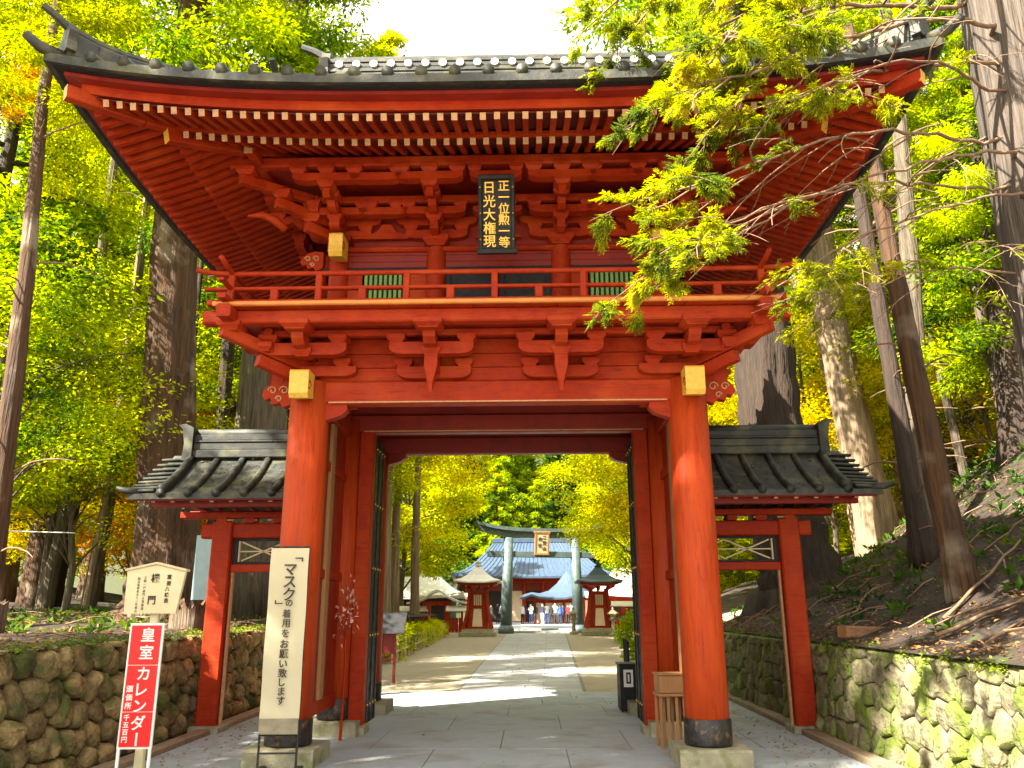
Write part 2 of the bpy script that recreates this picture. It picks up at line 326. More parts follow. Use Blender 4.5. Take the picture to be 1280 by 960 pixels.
def stone_wall(label, sx, x0f, y0, y1, H, m, sz, flat):
    w = thing('stone_wall', label, 'stone wall', (x0f(y0), y0, 0))
    O = Vector(w.location)
    pts = []; 
    ry = 0; r = 0
    while ry < H:
        hh = sz*random.uniform(.75, 1.15); x = y0-random.random()*sz
        while x < y1+sz: pts.append((x, ry+hh*(random.uniform(.42, .58) if flat else random.uniform(.3, .7)))); x += sz*random.uniform(.75, 1.75)
        ry += hh
    batter = .12
    for ci, (p, poly) in enumerate(zip(pts, voronoi(pts, (y0, y1, 0, H)))):
        if len(poly) < 3: continue
        cx = sum(q[0] for q in poly)/len(poly); cy = sum(q[1] for q in poly)/len(poly)
        # resample outline and round it
        ring = []; n = len(poly)
        for a, b in zip(poly, poly[1:]+poly[:1]):
            L = math.hypot(b[0]-a[0], b[1]-a[1])
            if L < .02: continue
            for t in (((.04, .5, .96) if flat else (.2, .5, .8)) if L > sz*.45 else (.5,)): ring.append((a[0]+(b[0]-a[0])*t, a[1]+(b[1]-a[1])*t))
        if len(ring) < 4: continue
        mb = MB(); dep = random.uniform(.02, .10); k = len(ring); ta, tb_ = random.uniform(-.18, .18), random.uniform(-.15, .15)
        if flat: dep = random.uniform(.0, .045); levels = [(.965, -.16), (.955, -.03+dep*.2), (.90, dep*.9), (.76, dep+.010), (.4, dep+.012)]
        else: levels = [(.95, -.16), (.93, -.05), (.84, .45*dep), (.6, .85*dep), (.25, dep)]
        for s_, o in levels:
            for (u, v) in ring:
                uu = cx+(u-cx)*s_; vv = cy+(v-cy)*s_
                jit = (random.uniform(-.016, .016) if s_ < .9 else 0)+((u-cx)*ta+(v-cy)*tb_)*(1 if s_ < .95 else .3)
                X = x0f(uu)+sx*(vv*batter)-sx*(o+jit)
                mb.v.append((X-O.x, uu-O.y, vv-O.z))
        for l in range(len(levels)-1):
            for i in range(k):
                q = (l*k+i, l*k+(i+1) % k, (l+1)*k+(i+1) % k, (l+1)*k+i); mb.f.append(q if sx > 0 else q[::-1]); mb.m.append(0)
        q = tuple((len(levels)-1)*k+i for i in range(k)); mb.f.append(q if sx > 0 else q[::-1]); mb.m.append(0)
        mb.obj('stone', m, w, smooth=True)
    b = MB(); n = 12
    for i in range(n):
        ya, yb = lerp(y0, y1, i/n), lerp(y0, y1, (i+1)/n); b.add([(x0f(ya)+sx*.05, ya, -.05), (x0f(yb)+sx*.05, yb, -.05), (x0f(yb)+sx*(.05+H*batter), yb, H-.03), (x0f(ya)+sx*(.05+H*batter), ya, H-.03), (x0f(yb)+sx*.7, yb, H-.03), (x0f(ya)+sx*.7, ya, H-.03)], [(0, 1, 2, 3), (3, 2, 4, 5)])
    o = b.obj('earth_core', M_soil, w); o.location = -O
    return w
stone_wall('dry rubble wall of rounded brown stones behind the red calendar sign on the left', -1, lambda y: -4.22, -5.0, 9.0, 1.25, M_rock, .27, 0)
stone_wall('mossy wall of large squared stones under the slope on the right', 1, lambda y: 4.12-.02*max(0, y), -6.0, 11.0, 1.12, M_rockR, .27, 1)

# ------------------------------------------------------------------ the gate
HW = 2.2475; DEP = 4.5
gate = thing('shrine_gate', 'tall two storey vermilion gate with balcony, bracketed eaves and dark curved roof', 'gate')
def pillar(x, y, r=.235, zt=4.2, base=True):
    m = MB(); m.lathe(x, y, [(r, .20), (r*.995, 2.0), (r*.97, zt)], 28); p = m.obj('pillar', M_pillar, gate, True)
    m = MB(); m.lathe(x, y, [(r+.012, .20), (r+.016, .21), (r+.016, .45), (r+.006, .46), (r+.006, .462)], 28); m.obj('metal_shoe', M_iron, p, True)
    m = MB(); m.box(x-.37, x+.37, y-.37, y+.37, -.02, .19, c=.02); m.obj('plinth', M_stone, p)
    return p
for y in (0, 2.1, 4.3):
    for x in (-HW, HW): pillar(x, y, .235 if y == 0 else .215)
# tie beams
def tb(*a, c=.02, m=M_red, name='tie_beam'): return box_obj(name, m, gate, *a, c=c)
tb(-HW, HW, -.10, .10, 3.93, 4.22, c=.03)
tb(-HW, HW, 2.0, 2.2, 4.03, 4.30, c=.025, m=M_redd)
tb(-HW, HW, 4.2, 4.4, 4.13, 4.42, c=.025, m=M_redd)
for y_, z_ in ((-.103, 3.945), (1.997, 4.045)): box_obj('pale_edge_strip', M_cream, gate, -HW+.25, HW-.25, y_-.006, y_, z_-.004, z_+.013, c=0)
for x in (-HW, HW): tb(x-.09, x+.09, 0, 4.3, 3.95, 4.2)
for y in (1.0, 3.2): tb(-HW, HW, y-.07, y+.07, 4.48, 4.64)
# floor joists and ceiling boards over the passage
for k in range(9):
    yy = .35+k*.48
    if abs(yy-2.1) > .15: tb(-HW+.1, HW-.1, yy-.035, yy+.035, 4.66, 4.74, c=.005, name='ceiling_joist')
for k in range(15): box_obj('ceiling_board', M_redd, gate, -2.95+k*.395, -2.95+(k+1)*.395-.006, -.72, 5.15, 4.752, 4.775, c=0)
# noses of the side tie beams (ochre ends), carved elephant-nose ends
def nose(x, y0, y1, z0, z1, w=.11):
    m = MB(); h = z1-z0
    pts = [(y1, z1), (y0+.02, z1), (y0, z1-.03), (y0+.015, z0+h*.45), (y0+.005, z0+.05), (y0+.05, z0), (y1, z0+.04)]
    m.prof(pts, 'x', x-w, x+w); o = m.obj('beam_nose', M_yellow, gate)
    m = MB()
    for s in (-1, 1):
        m.tube([(x+s*(w+.003), y0+.06+.06*cos(a)*(1-a/9), lerp(z0, z1, .45)+.07*sin(a)*(1-a/9)) for a in np.linspace(0, 5.5, 14)], .008, 5)
    stuff(m.obj('carved_scroll', M_red, o))
for s in (-1, 1):
    nose(s*(HW+.02), -.46, -.18, 3.93, 4.26); nose(s*2.0, -.22, .1, 5.80, 6.10, .085)
def carved(s, x, y, z, sc):
    m = MB(); pts = [(0, .13), (.12, .15), (.22, .12), (.30, .05), (.33, -.02), (.29, -.07), (.24, -.05), (.22, -.12), (.14, -.10), (.10, -.15), (.02, -.12), (0, -.1)]
    P = [(x+s*a*sc, z+b*sc) for a, b in pts]
    if s < 0: P = P[::-1]
    m.prof(P, 'y', y-.06, y+.06); o = m.obj('carved_end', M_red, gate)
    m = MB()
    for (u, v, r) in ((.10, .03, .05), (.22, .03, .045), (.15, -.06, .035)):
        m.tube([(x+s*sc*(u+r*cos(a)*(1-a/10)), y-.065, z+sc*(v+r*sin(a)*(1-a/10))) for a in np.linspace(0, 7, 18)], .009, 5)
    m.obj('white_scroll_line', M_cream, o)
for s in (-1, 1): carved(s, s*(HW+.19), 0, 4.08, 1.15); carved(s, s*2.25, .25, 5.9, .9)
# brackets under the front tie beam inside corners
for s in (-1, 1):
    m = MB(); x = s*2.03; m.prof([(x, 3.93), (x-s*.24, 3.93), (x-s*.25, 3.87), (x-s*.18, 3.80), (x, 3.74)][::s], 'y', -.07, .07)
    m.prof([(x, 3.93), (x-s*.32, 3.93), (x-s*.32, 3.99), (x, 4.04)][::-s], 'y', .12, .2); m.obj('corner_bracket', M_red, gate)
    m = MB(); m.prof([(x, 4.13), (x-s*.3, 4.13), (x-s*.3, 4.07), (x-s*.2, 4.0), (x, 3.95)][::s], 'y', 4.22, 4.38); m.obj('corner_bracket', M_redd, gate)

# ---- bracket clusters: a cluster is a part, its arms and blocks sub-parts
def block_mesh(w, h):
    m = MB(); a = w/2; b = a*.68
    m.lathe(0, 0, [(b, 0), (b*1.03, h*.12), (a*.93, h*.42), (a, h*.5), (a, h)], sq=True); return m.mesh('bearing_block', M_red)
BL = {}
def block(parent, x, y, z, w=.17, h=.105):
    w *= 1.2
    k = (w, h)
    if k not in BL: BL[k] = block_mesh(w, h)
    return mobj('bearing_block', BL[k], parent, (x, y, z))
AR = {}
def arm(parent, x, y, z, L, h=.12, w=.13, ang=0, one=False):
    """boat-shaped arm centred at x,y; top at z+h; along local x turned by ang; one = only one side projects"""
    k = (round(L, 3), h, w, one)
    if k not in AR:
        m = MB(); a = L/2; c = .16 if L > .5 else L*.28
        up = [(-a, h), (-a, h*.55)]+[(-a+c*(1-cos(t)), h*.55*(1-sin(t))) for t in np.linspace(.25, pi/2, 5)]
        if one: up = [(0, h), (0, 0)]; a2 = L
        else: a2 = a
        dn = [(a2-c*(1-cos(t)), h*.55*(1-sin(t))) for t in np.linspace(pi/2, .25, 5)]+[(a2, h*.55), (a2, h)]
        m.prof(up+dn, 'y', -w/2, w/2); AR[k] = m.mesh('bracket_arm', M_red)
    return mobj('bracket_arm', AR[k], parent, (x, y, z), (0, 0, ang))
def cluster(x, y, z): 
    o = bpy.data.objects.new('bracket_cluster', None); COL.objects.link(o); o.parent = gate; o.location = (x, y, z); o.empty_display_size = .1; return o
def low_cluster(x, y0, ang, corner=0, nose_=True):
    """below the balcony; local +(-y) is outward"""
    c = cluster(x, y0, 0); c.rotation_euler = (0, 0, ang)
    if not corner:
        arm(c, 0, -.10, 4.225, .88, .14)
        for u in (-.36, .36): block(c, u, -.10, 4.365, .17, .085)
    arm(c, 0, -.40, 4.43, .98 if not corner else 1.02, .145)
    for u in (-.41, .41): block(c, u, -.40, 4.575, .18, .09)
    block(c, 0, -.40, 4.41, .19, .10)
    if nose_:
        m = MB(); P_ = [(0, 4.44), (0, 4.26), (-.30, 4.26), (-.36, 4.18), (-.40, 4.02), (-.44, 3.98), (-.47, 4.08), (-.49, 4.28), (-.47, 4.41)]; m.prof(P_, 'x', -.075, .075)
        m.v = [((x*.28 if z < 4.1 else (x*.8 if z < 4.2 else x)), y, z) for x, y, z in m.v]; m.obj('projecting_arm', M_red, c)
    m = MB(); m.prof([(0, 4.64), (0, 4.47), (-.40, 4.47), (-.62, 4.50), (-.70, 4.56), (-.72, 4.64)], 'x', -.07, .07); m.obj('projecting_arm', M_red, c)
    block(c, 0, -.72, 4.625, .27, .10)
    return c
for x in (-.75, .75): low_cluster(x, 0, 0)
for s in (-1, 1):
    c = low_cluster(s*HW, 0, 0, 1, False)
    arm(c, -s*.22, -.10, 4.26, .7, .12); block(c, -s*.40, -.10, 4.38, .17, .085)
    for d, q in ((1, 0),):
        m = MB(); A = Vector((0, 0, 4.38)); B = Vector((s*.82, -.82, 4.62)); m.beam(A, B, .11, .15); m.obj('diagonal_arm', M_red, c)
        m = MB(); m.beam((0, 0, 4.22), (s*.5, -.5, 4.36), .11, .14); m.obj('diagonal_arm', M_red, c)
    block(c, s*.45, -.45, 4.46, .2, .1); block(c, s*.74, -.74, 4.62, .22, .1)
    for yy in (0, 1.45, 2.9, 4.5):
        c2 = low_cluster(s*HW, yy, s*pi/2, 1 if yy in (0, 4.5) else 0)
for x in (-.75, .75, -HW, HW): low_cluster(x, 4.5, pi, 0, False)
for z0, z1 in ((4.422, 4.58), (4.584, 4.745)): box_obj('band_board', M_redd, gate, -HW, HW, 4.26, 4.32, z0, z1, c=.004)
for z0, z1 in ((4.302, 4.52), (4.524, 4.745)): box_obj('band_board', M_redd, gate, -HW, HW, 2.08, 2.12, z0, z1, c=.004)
# boards of the band between tie beam and balcony, and the through beams
for k, (z0, z1) in enumerate(((4.22, 4.385), (4.39, 4.56), (4.565, 4.75))):
    box_obj('band_board', M_red, gate, -HW, HW, -.04+k*.004, .06, z0+.002, z1, c=.006)
    for s in (-1, 1): box_obj('band_board', M_red, gate, s*HW-.05, s*HW+.05, .06, 4.5, z0+.002, z1, c=.006)
tb(-2.75, 2.75, -.45, -.35, 4.665, 4.75, name='through_beam')
for s in (-1, 1): tb(s*2.65-.05, s*2.65+.05, -.5, 5.0, 4.667, 4.748, name='through_beam')
tb(-3.30, 3.30, -.82, -.66, 4.70, 4.855, name='balcony_beam', c=.015)
for s in (-1, 1): tb(s*2.98-.08, s*2.98+.08, -1.05, 5.45, 4.702, 4.850, name='balcony_beam', c=.015)
tb(-3.30, 3.30, 5.16, 5.32, 4.70, 4.855, name='balcony_beam')
# balcony deck planks with bright nosing
for k in range(13): box_obj('deck_plank', M_red, gate, -3.06+k*.471, -3.06+(k+1)*.471-.004, -.90, .3, 4.858, 4.895, c=.005)
for s in (-1, 1):
    for k in range(10): box_obj('deck_plank', M_red, gate, *(sorted((s*2.12, s*3.1))), .305+k*.5, .305+(k+1)*.5-.004, 4.858, 4.895, c=.005)
tb(-3.12, 3.12, -.955, -.905, 4.862, 4.915, name='nosing', c=.012, m=M_nose)
for s in (-1, 1): tb(s*3.13-.025, s*3.13+.025, -.95, 5.35, 4.862, 4.915, name='nosing', c=.012, m=M_nose)
# railing
rail = bpy.data.objects.new('railing', None); COL.objects.link(rail); rail.parent = gate
def rb(*a, name='rail', c=.01): return box_obj(name, M_red, rail, *a, c=c)
YR = -.82; XR = 3.0
m = MB(); m.tube([(-3.42, YR, 5.345), (-3.2, YR, 5.305), (-3.0, YR, 5.29), (3.0, YR, 5.29), (3.2, YR, 5.305), (3.42, YR, 5.345)], .03, 10); m.obj('rail', M_red, rail, True)
rb(-3.3, 3.3, YR-.035, YR+.035, 5.085, 5.125); rb(-3.25, 3.25, YR-.05, YR+.05, 4.90, 4.965)
for s in (-1, 1):
    m = MB(); m.tube([(s*XR, -1.2, 5.34), (s*XR, -1.0, 5.31), (s*XR, YR, 5.298), (s*XR, 5.4, 5.298)], .03, 10); m.obj('rail', M_red, rail, True)
    rb(s*XR-.034, s*XR+.034, -1.15, 5.4, 5.088, 5.122); rb(s*XR-.049, s*XR+.049, -1.1, 5.4, 4.902, 4.963)
for x in (-3.0, -2.0, -1.0, 0, 1.0, 2.0, 3.0): rb(x-.037, x+.037, YR-.037, YR+.037, 4.90, 5.27, name='rail_post')
for x in (-2.5, -1.5, -.5, .5, 1.5, 2.5): rb(x-.045, x+.045, YR-.038, YR+.038, 4.96, 5.09, name='rail_post')
for s in (-1, 1):
    for k in range(6): yy = .1+k; rb(s*XR-.037, s*XR+.037, yy-.037, yy+.037, 4.90, 5.27, name='rail_post')

# ---- upper storey
UY = .25; UX = 2.05
PX = (-UX, -.8, .8, UX)
for x in PX:
    m = MB(); m.lathe(x, UY, [(.13, 4.9), (.128, 5.9), (.115, 6.06), (.12, 6.07)], 20); m.obj('upper_post', M_red, gate, True)
for s in (-1, 1):
    for yy in (1.6, 2.9, 4.25): m = MB(); m.lathe(s*UX, yy, [(.13, 4.9), (.12, 6.07)], 16); m.obj('upper_post', M_red, gate, True)
tb(-2.25, 2.25, UY-.06, UY+.06, 5.76, 5.80, name='lintel', c=.006, m=M_black)
tb(-2.25, 2.25, UY-.07, UY+.07, 4.93, 5.01, name='sill_beam')
tb(-2.2, 2.2, UY-.075, UY+.075, 6.02, 6.09, name='head_beam')
for a, b_ in ((-UX, -.8), (-.8, .8), (.8, UX)):
    a += .1; b_ -= .1
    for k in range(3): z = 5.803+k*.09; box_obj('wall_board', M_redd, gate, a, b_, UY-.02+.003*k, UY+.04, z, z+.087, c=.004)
# windows with green bars in the outer bays, dark doors in the middle bay
for s in (-1, 1):
    a, b_ = sorted((s*1.16, s*1.72))
    w = box_obj('window', M_dark, gate, a, b_, UY+.0, UY+.04, 5.04, 5.74, c=0)
    for k in range(9): x = a+.03+k*(b_-a-.06)/8; box_obj('lattice_bar', M_green, w, x-.019, x+.019, UY-.045, UY-.005, 5.04, 5.74, c=.005)
    for p, q in (((-1.95*1 if s < 0 else .9), (-1.74 if s < 0 else 1.14)), ((-1.14 if s < 0 else 1.74), (-.9 if s < 0 else 1.95))):
        box_obj('wall_board', M_red, gate, p, q, UY-.025, UY+.035, 5.012, 5.758, c=.006)
d = box_obj('door_leaf', M_black, gate, -.68, -.005, UY-.01, UY+.04, 5.012, 5.755, c=.005); d2 = box_obj('door_leaf', M_black, gate, .005, .68, UY-.01, UY+.04, 5.012, 5.755, c=.005)
for dd, x0 in ((d, -.68), (d2, .005)):
    for q in (x0+.02, x0+.60): box_obj('door_stile', M_black, dd, q, q+.05, UY-.03, UY-.012, 5.02, 5.75, c=.004)
for s in (-1, 1): box_obj('side_wall', M_redd, gate, s*UX-.03, s*UX+.03, UY, 4.25, 4.95, 6.2, c=0)
box_obj('rear_wall', M_redd, gate, -UX, UX, 4.2, 4.26, 4.95, 6.2, c=0)
box_obj('wall_board', M_redd, gate, -2.1, 2.1, UY+.05, UY+.1, 6.05, 6.93, c=0)
for s in (-1, 1): box_obj('wall_board', M_redd, gate, s*2.08-.03, s*2.08+.03, UY, 4.25, 6.2, 6.95, c=0)
# three-step bracket clusters below the eaves
def high_cluster(x, y0, ang, corner=0):
    c = cluster(x, y0, 0); c.rotation_euler = (0, 0, ang)
    block(c, 0, 0, 6.08, .27, .13)
    arm(c, 0, 0, 6.20, .80, .11)
    for u in (-.33, 0, .33): block(c, u, 0, 6.30, .15, .085)
    arm(c, 0, 0, 6.385, 1.05, .11)
    # outward steps
    for (ya, za, L) in ((-.28, 6.19, .28), (-.55, 6.37, .55)):
        m = MB(); m.prof([(0, za+.13), (0, za), (ya+.08, za), (ya-.02, za+.03), (ya-.09, za+.10), (ya-.09, za+.13)], 'x', -.05, .05); m.obj('projecting_arm', M_red, c)
        block(c, 0, ya, za+.13, .17, .085)
    arm(c, 0, -.28, 6.405, .80, .10)
    for u in (-.33, .33): block(c, u, -.28, 6.50, .15, .08)
    m = MB(); m.prof([(0, 6.78), (0, 6.66), (-.80, 6.40), (-.86, 6.42), (-.84, 6.50)], 'x', -.045, .045); m.obj('tail_rafter', M_red, c)
    block(c, 0, -.82, 6.50, .17, .08)
    arm(c, 0, -.84, 6.575, .82, .10)
    for u in (-.34, 0, .34): block(c, u, -.84, 6.665, .17, .10)
for x in (-.8, .8): high_cluster(x, UY, 0)
for x in (0, -1.45, 1.45):
    c = cluster(x, UY, 0)   # intermediate struts between the clusters
    for yy, zz in ((-.28, 6.50), (-.84, 6.67)):
        for u in (-.25, .25) if yy < -.5 else (-.16, .16): block(c, u, yy, zz, .14, .08)
        arm(c, 0, yy, zz-.1, .62, .1)
    m = MB(); m.prof([(-.3, 6.2), (-.26, 6.25), (-.12, 6.3), (-.06, 6.4), (.06, 6.4), (.12, 6.3), (.26, 6.25), (.3, 6.2)][::-1], 'y', -.06, -.02); m.obj('frog_leg_strut', M_red, c)
for s in (-1, 1):
    c = high_cluster(s*UX, UY, 0)
    c = high_cluster(s*UX, UY, s*pi/2)
    for yy in (1.6, 2.9, 4.25): high_cluster(s*UX, yy, s*pi/2)
    c = cluster(s*UX, UY, 0)
    for (L, z0, z1, h) in ((.36, 6.2, 6.24, .13), (.66, 6.38, 6.42, .13), (1.0, 6.66, 6.55, .12)):
        m = MB(); m.beam((0, 0, z0), (s*L, -L, z1), .11, h); m.obj('diagonal_arm', M_red, c)
        block(c, s*(L-.06), -(L-.06), z1+h/2, .19, .09)
    m = MB(); m.tube([(s*.55, -.55, 6.1), (s*.68, -.62, 6.2), (s*.8, -.72, 6.22), (s*.92, -.85, 6.14)], [.05, .055, .045, .015], 8); m.obj('carved_head_end', M_red, c, True)
# through purlins
YP = UY-.84; XP = UX+.84
tb(-XP-.35, XP+.35, YP-.06, YP+.06, 6.77, 6.90, name='eave_purlin', c=.02)
for s in (-1, 1): tb(s*XP-.06, s*XP+.06, YP-.35, DEP-YP+.35, 6.772, 6.898, name='eave_purlin', c=.02)
tb(-XP-.35, XP+.35, DEP-YP-.06, DEP-YP+.06, 6.77, 6.90, name='eave_purlin', c=.02)
for s in (-1, 1): box_obj('purlin_end', M_cream, gate, s*(XP+.02)-.05, s*(XP+.02)+.05, YP-.362, YP-.35, 6.78, 6.89, c=0)
tb(-2.4, 2.4, UY-.33, UY-.23, 6.58, 6.68, name='through_beam')
for s in (-1, 1): tb(s*2.33-.05, s*2.33+.05, -.1, 4.6, 6.582, 6.678, name='through_beam')
# soffit under the bracket steps
box_obj('bracket_ceiling', M_redd, gate, -2.85, 2.85, YP+.07, UY-.0, 6.84, 6.86, c=0)

# ---- rafters
HX, HY, CY = 4.27, 2.02, DEP/2
def rise(a): return .30*(min(abs(a), 4.6)/4.4)**3
EB, EF = 1.40, 2.03          # plan distance of the base / flying rafter ends outside the pillar line
def zb(e, s): return 6.60+(EB-e)*.45+rise(s)      # centre height, base rafters
def zf(e, s): return 6.50+(EF-e)*.34+rise(s)      # centre height, flying rafters
RW, RH = .062, .075
def raf_mesh(nm):
    m = MB(); a, b = RW/2, RH/2
    m.add([(-a, 0, -b), (a, 0, -b), (a, 0, b), (-a, 0, b), (-a, 1, -b), (a, 1, -b), (a, 1, b), (-a, 1, b)],
          [(0, 1, 5, 4), (1, 2, 6, 5), (2, 3, 7, 6), (3, 0, 4, 7), (0, 3, 2, 1), (4, 5, 6, 7)], [0, 0, 0, 0, 0, 1])
    return m.mesh(nm, [M_red, M_cream])
ME_b = raf_mesh('rafter'); ME_f = raf_mesh('flying_rafter')
pitch = .147; bk = MB()
def emit(tier, side, s_):
    """side: 0 front, 1 left, 2 right, 3 back; s_ = coordinate along the eave from the gate centre"""
    e_end, zfn = (EB, zb) if tier == 0 else (EF, zf)
    e_in = -.35 if tier == 0 else 1.0
    if tier == 1: e_in = EB-.45
    hip = abs(s_)-HW
    if hip > e_end-.1: return
    e_in = max(e_in, hip)
    def P(e):
        z = zfn(e, s_)
        if side == 0: return (s_, -e, z)
        if side == 3: return (s_, DEP+e, z)
        x = HW+e; return ((-x if side == 1 else x), CY+s_, z)
    A, B = P(e_in), P(e_end+random.uniform(-.008, .008)); B = (B[0], B[1], B[2]+random.uniform(-.004, .004))
    if side == 3 or (side in (1, 2) and s_ > 2.6): bk.beam(A, B, RW, RH, 0); return
    o = mobj('rafter' if tier == 0 else 'flying_rafter', ME_b if tier == 0 else ME_f, gate); aim(o, A, B)
n = int(4.3/pitch)
for k in range(-n, n+1):
    for side in range(4):
        for tier in (0, 1): emit(tier, side, (k+.5)*pitch if side != 9 else 0)
stuff(bk.obj('rear_rafter', M_red, gate))
# soffit boards following both tiers, eave boards and the edges
def strip(name, m_, fa, fb, thick=.02, closed=True, n_=36):
    """swept strip round all four sides; fa, fb give (e, z) at along-coordinate s"""
    mb = MB()
    for side in range(4):
        vs = []
        for i in range(n_+1):
            t = -1+2*i/n_; row = []
            for fn in (fa, fb):
                e, z0 = fn(0); s_ = t*(HW+e); e, z = fn(s_)
                for dz in (0, thick):
                    if side == 0: row.append((s_, -e, z+dz))
                    elif side == 3: row.append((s_, DEP+e, z+dz))
                    else: row.append(((-1 if side == 1 else 1)*(HW+e), CY+s_, z+dz))
            vs += row
        fs = []
        for i in range(n_):
            a = i*4; b = a+4
            for p, q in ((0, 2), (2, 3), (3, 1), (1, 0)): fs.append((a+p, a+q, b+q, b+p))
        mb.add(vs, fs)
    return mb.obj(name, m_, gate)
up = RH/2+.002
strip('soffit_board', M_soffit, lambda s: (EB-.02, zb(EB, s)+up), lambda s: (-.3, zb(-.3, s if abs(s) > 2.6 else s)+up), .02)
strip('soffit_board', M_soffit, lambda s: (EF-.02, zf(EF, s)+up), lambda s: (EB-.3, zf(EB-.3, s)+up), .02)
strip('eave_board', M_red, lambda s: (EB+.01, zb(EB, s)+up+.002), lambda s: (EB-.09, zb(EB-.09, s)+up+.002), .075)
strip('eave_board', M_red, lambda s: (EF+.03, zf(EF, s)+up+.022), lambda s: (EF-.1, zf(EF-.1, s)+up+.022), .13)
strip('eave_board', M_redd, lambda s: (EF+.16, zf(EF, s)+up+.12), lambda s: (EF-.08, zf(EF, s)+up+.13), .04)
strip('tile_undershadow', M_black, lambda s: (EF+.235, zf(EF, s)+up+.155), lambda s: (EF-.05, zf(EF, s)+up+.175), .045)  # black strip painted in as the shade below the tile edge
# hip rafters
for sx in (-1, 1):
    for (ya, yd) in ((0, -1), (DEP, 1)):
        def HPt(e, z): return (sx*(HW+e), ya+yd*e, z)
        m = MB(); m.beam(HPt(-.2, zb(-.2, HW)-.02), HPt(.7, zb(.7, HW+.7)-.04), .13, .16); m.beam(HPt(.7, zb(.7, HW+.7)-.04), HPt(EB+.02, zb(EB, HW+EB)-.05), .13, .16, endmi=1); m.obj('hip_rafter', [M_red, M_yellow], gate)
        m = MB(); m.beam(HPt(.9, zf(.9, HW+.9)-.0), HPt(1.6, zf(1.6, HW+1.6)-.03), .125, .15); m.beam(HPt(1.6, zf(1.6, HW+1.6)-.03), HPt(EF+.13, zf(EF, HW+EF)+.0), .125, .15, endmi=1); m.obj('hip_rafter', [M_red, M_yellow], gate)

# ---- roof surface, tile rows, ridges
EE = EF+.30; FULL = CY+EE      # eave overhang and run to the ridge
def zr(d, s):  # d = plan distance from eave edge
    return 6.80+.34*d+.078*d*d+rise(s)*max(0, 1-d/2.2)
GX = 2.75; GD = HW+EE-GX
def rs_point(side, s_, d, dz=0):
    z = zr(d, s_)+dz
    if side == 0: return (s_, -EE+d, z)
    if side == 3: return (s_, DEP+EE-d, z)
    return ((-1 if side == 1 else 1)*(HW+EE-d), CY+s_, z)
def dmax(side, s_):
    if side in (0, 3): return FULL if abs(s_) <= GX+1e-6 else (HW+EE-abs(s_))
    return min(GD, HW+EE-abs(s_))
rf = MB()
for side in range(4):
    ext = HW+EE
    ss = [-ext+i*2*ext/60 for i in range(61)]
    for a, b_ in zip(ss, ss[1:]):
        da, db = dmax(side, a), dmax(side, b_)
        if abs(da-db) > .4: da = db = min(da, db) if False else min(da, db)
        for k in range(10):
            q = [rs_point(side, a, da*k/10), rs_point(side, b_, db*k/10), rs_point(side, b_, db*(k+1)/10), rs_point(side, a, da*(k+1)/10)]
            rf.add(q, [(0, 1, 2, 3)])
for s in (-1, 1):  # gable walls
    pts = [rs_point(0, s*GX, d) for d in np.linspace(GD, FULL, 6)]; pts2 = [rs_point(3, s*GX, d) for d in np.linspace(GD, FULL, 6)]
    for (p, q), (r, t) in zip(zip(pts, pts[1:]), zip(pts2, pts2[1:])): rf.add([(p[0]-s*.3, *p[1:]), (q[0]-s*.3, *q[1:]), (t[0]-s*.3, *t[1:]), (r[0]-s*.3, *r[1:])], [(0, 1, 2, 3)])
rf.obj('roof', M_tile, gate)
tr = .34
def tile_row(side, s_):
    dm = dmax(side, s_)-.05
    if dm < .12: return
    m = MB(); n_ = max(3, int(dm/.33)); pts = []; rad = []
    for k in range(n_+1):
        d = dm*k/n_; pts.append(rs_point(side, s_, d, .02)); rad.append(.058)
    dirv = Vector(pts[1])-Vector(pts[0]); p0 = Vector(pts[0])-dirv.normalized()*.02
    m.tube([p0]+pts, [.064]+rad, 10); o = m.obj('tile_row', M_tile, gate, True)
for side in (0, 1, 2, 3):
    k = int((HW+EE)/tr)
    for i in range(-k, k+1): tile_row(side, i*tr)
strip('tile_edge', M_tile, lambda s: (EE+.005, zr(0, s)-.10), lambda s: (EE-.28, zr(0, s)-.07), .10)
# onigawara ornament
def ornament(x, y, z, ang, sc=1):
    m = MB(); P = [(-.17, 0), (.17, 0), (.16, .12), (.20, .22), (.12, .26), (.08, .36), (0, .42), (-.08, .36), (-.12, .26), (-.20, .22), (-.16, .12)]
    m.prof([(a*sc, b*sc) for a, b in P], 'y', -.05*sc, .05*sc); m.tube([(0, -.03*sc, .36*sc), (0, -.16*sc, .44*sc), (0, -.30*sc, .50*sc)], [.05*sc, .045*sc, .04*sc], 8)
    o = m.obj('ridge_end_tile', M_tile, gate); o.location = (x, y, z); o.rotation_euler = (0, 0, ang)
zR = zr(FULL, 0)
for k in range(4): box_obj('ridge_course', M_tile, gate, -GX-.12, GX+.12, CY-.20-.012*(k % 2), CY+.20+.012*(k % 2), zR+.02+k*.088, zR+.10+k*.088, c=.01)
for k in range(20):
    m = MB(); m.tube([(-GX+.05+k*.285, CY-.235, zR+.24), (-GX+.05+k*.285, CY-.16, zR+.24)], .065, 10); m.obj('ridge_disc', M_pale, gate)
m = MB(); m.box(-GX-.15, GX+.15, CY-.16, CY+.16, zR-.1, zR+.38, c=.03); m.tube([(-GX-.2, CY, zR+.42), (GX+.2, CY, zR+.42)], .1, 10); m.obj('main_ridge', M_tile, gate)
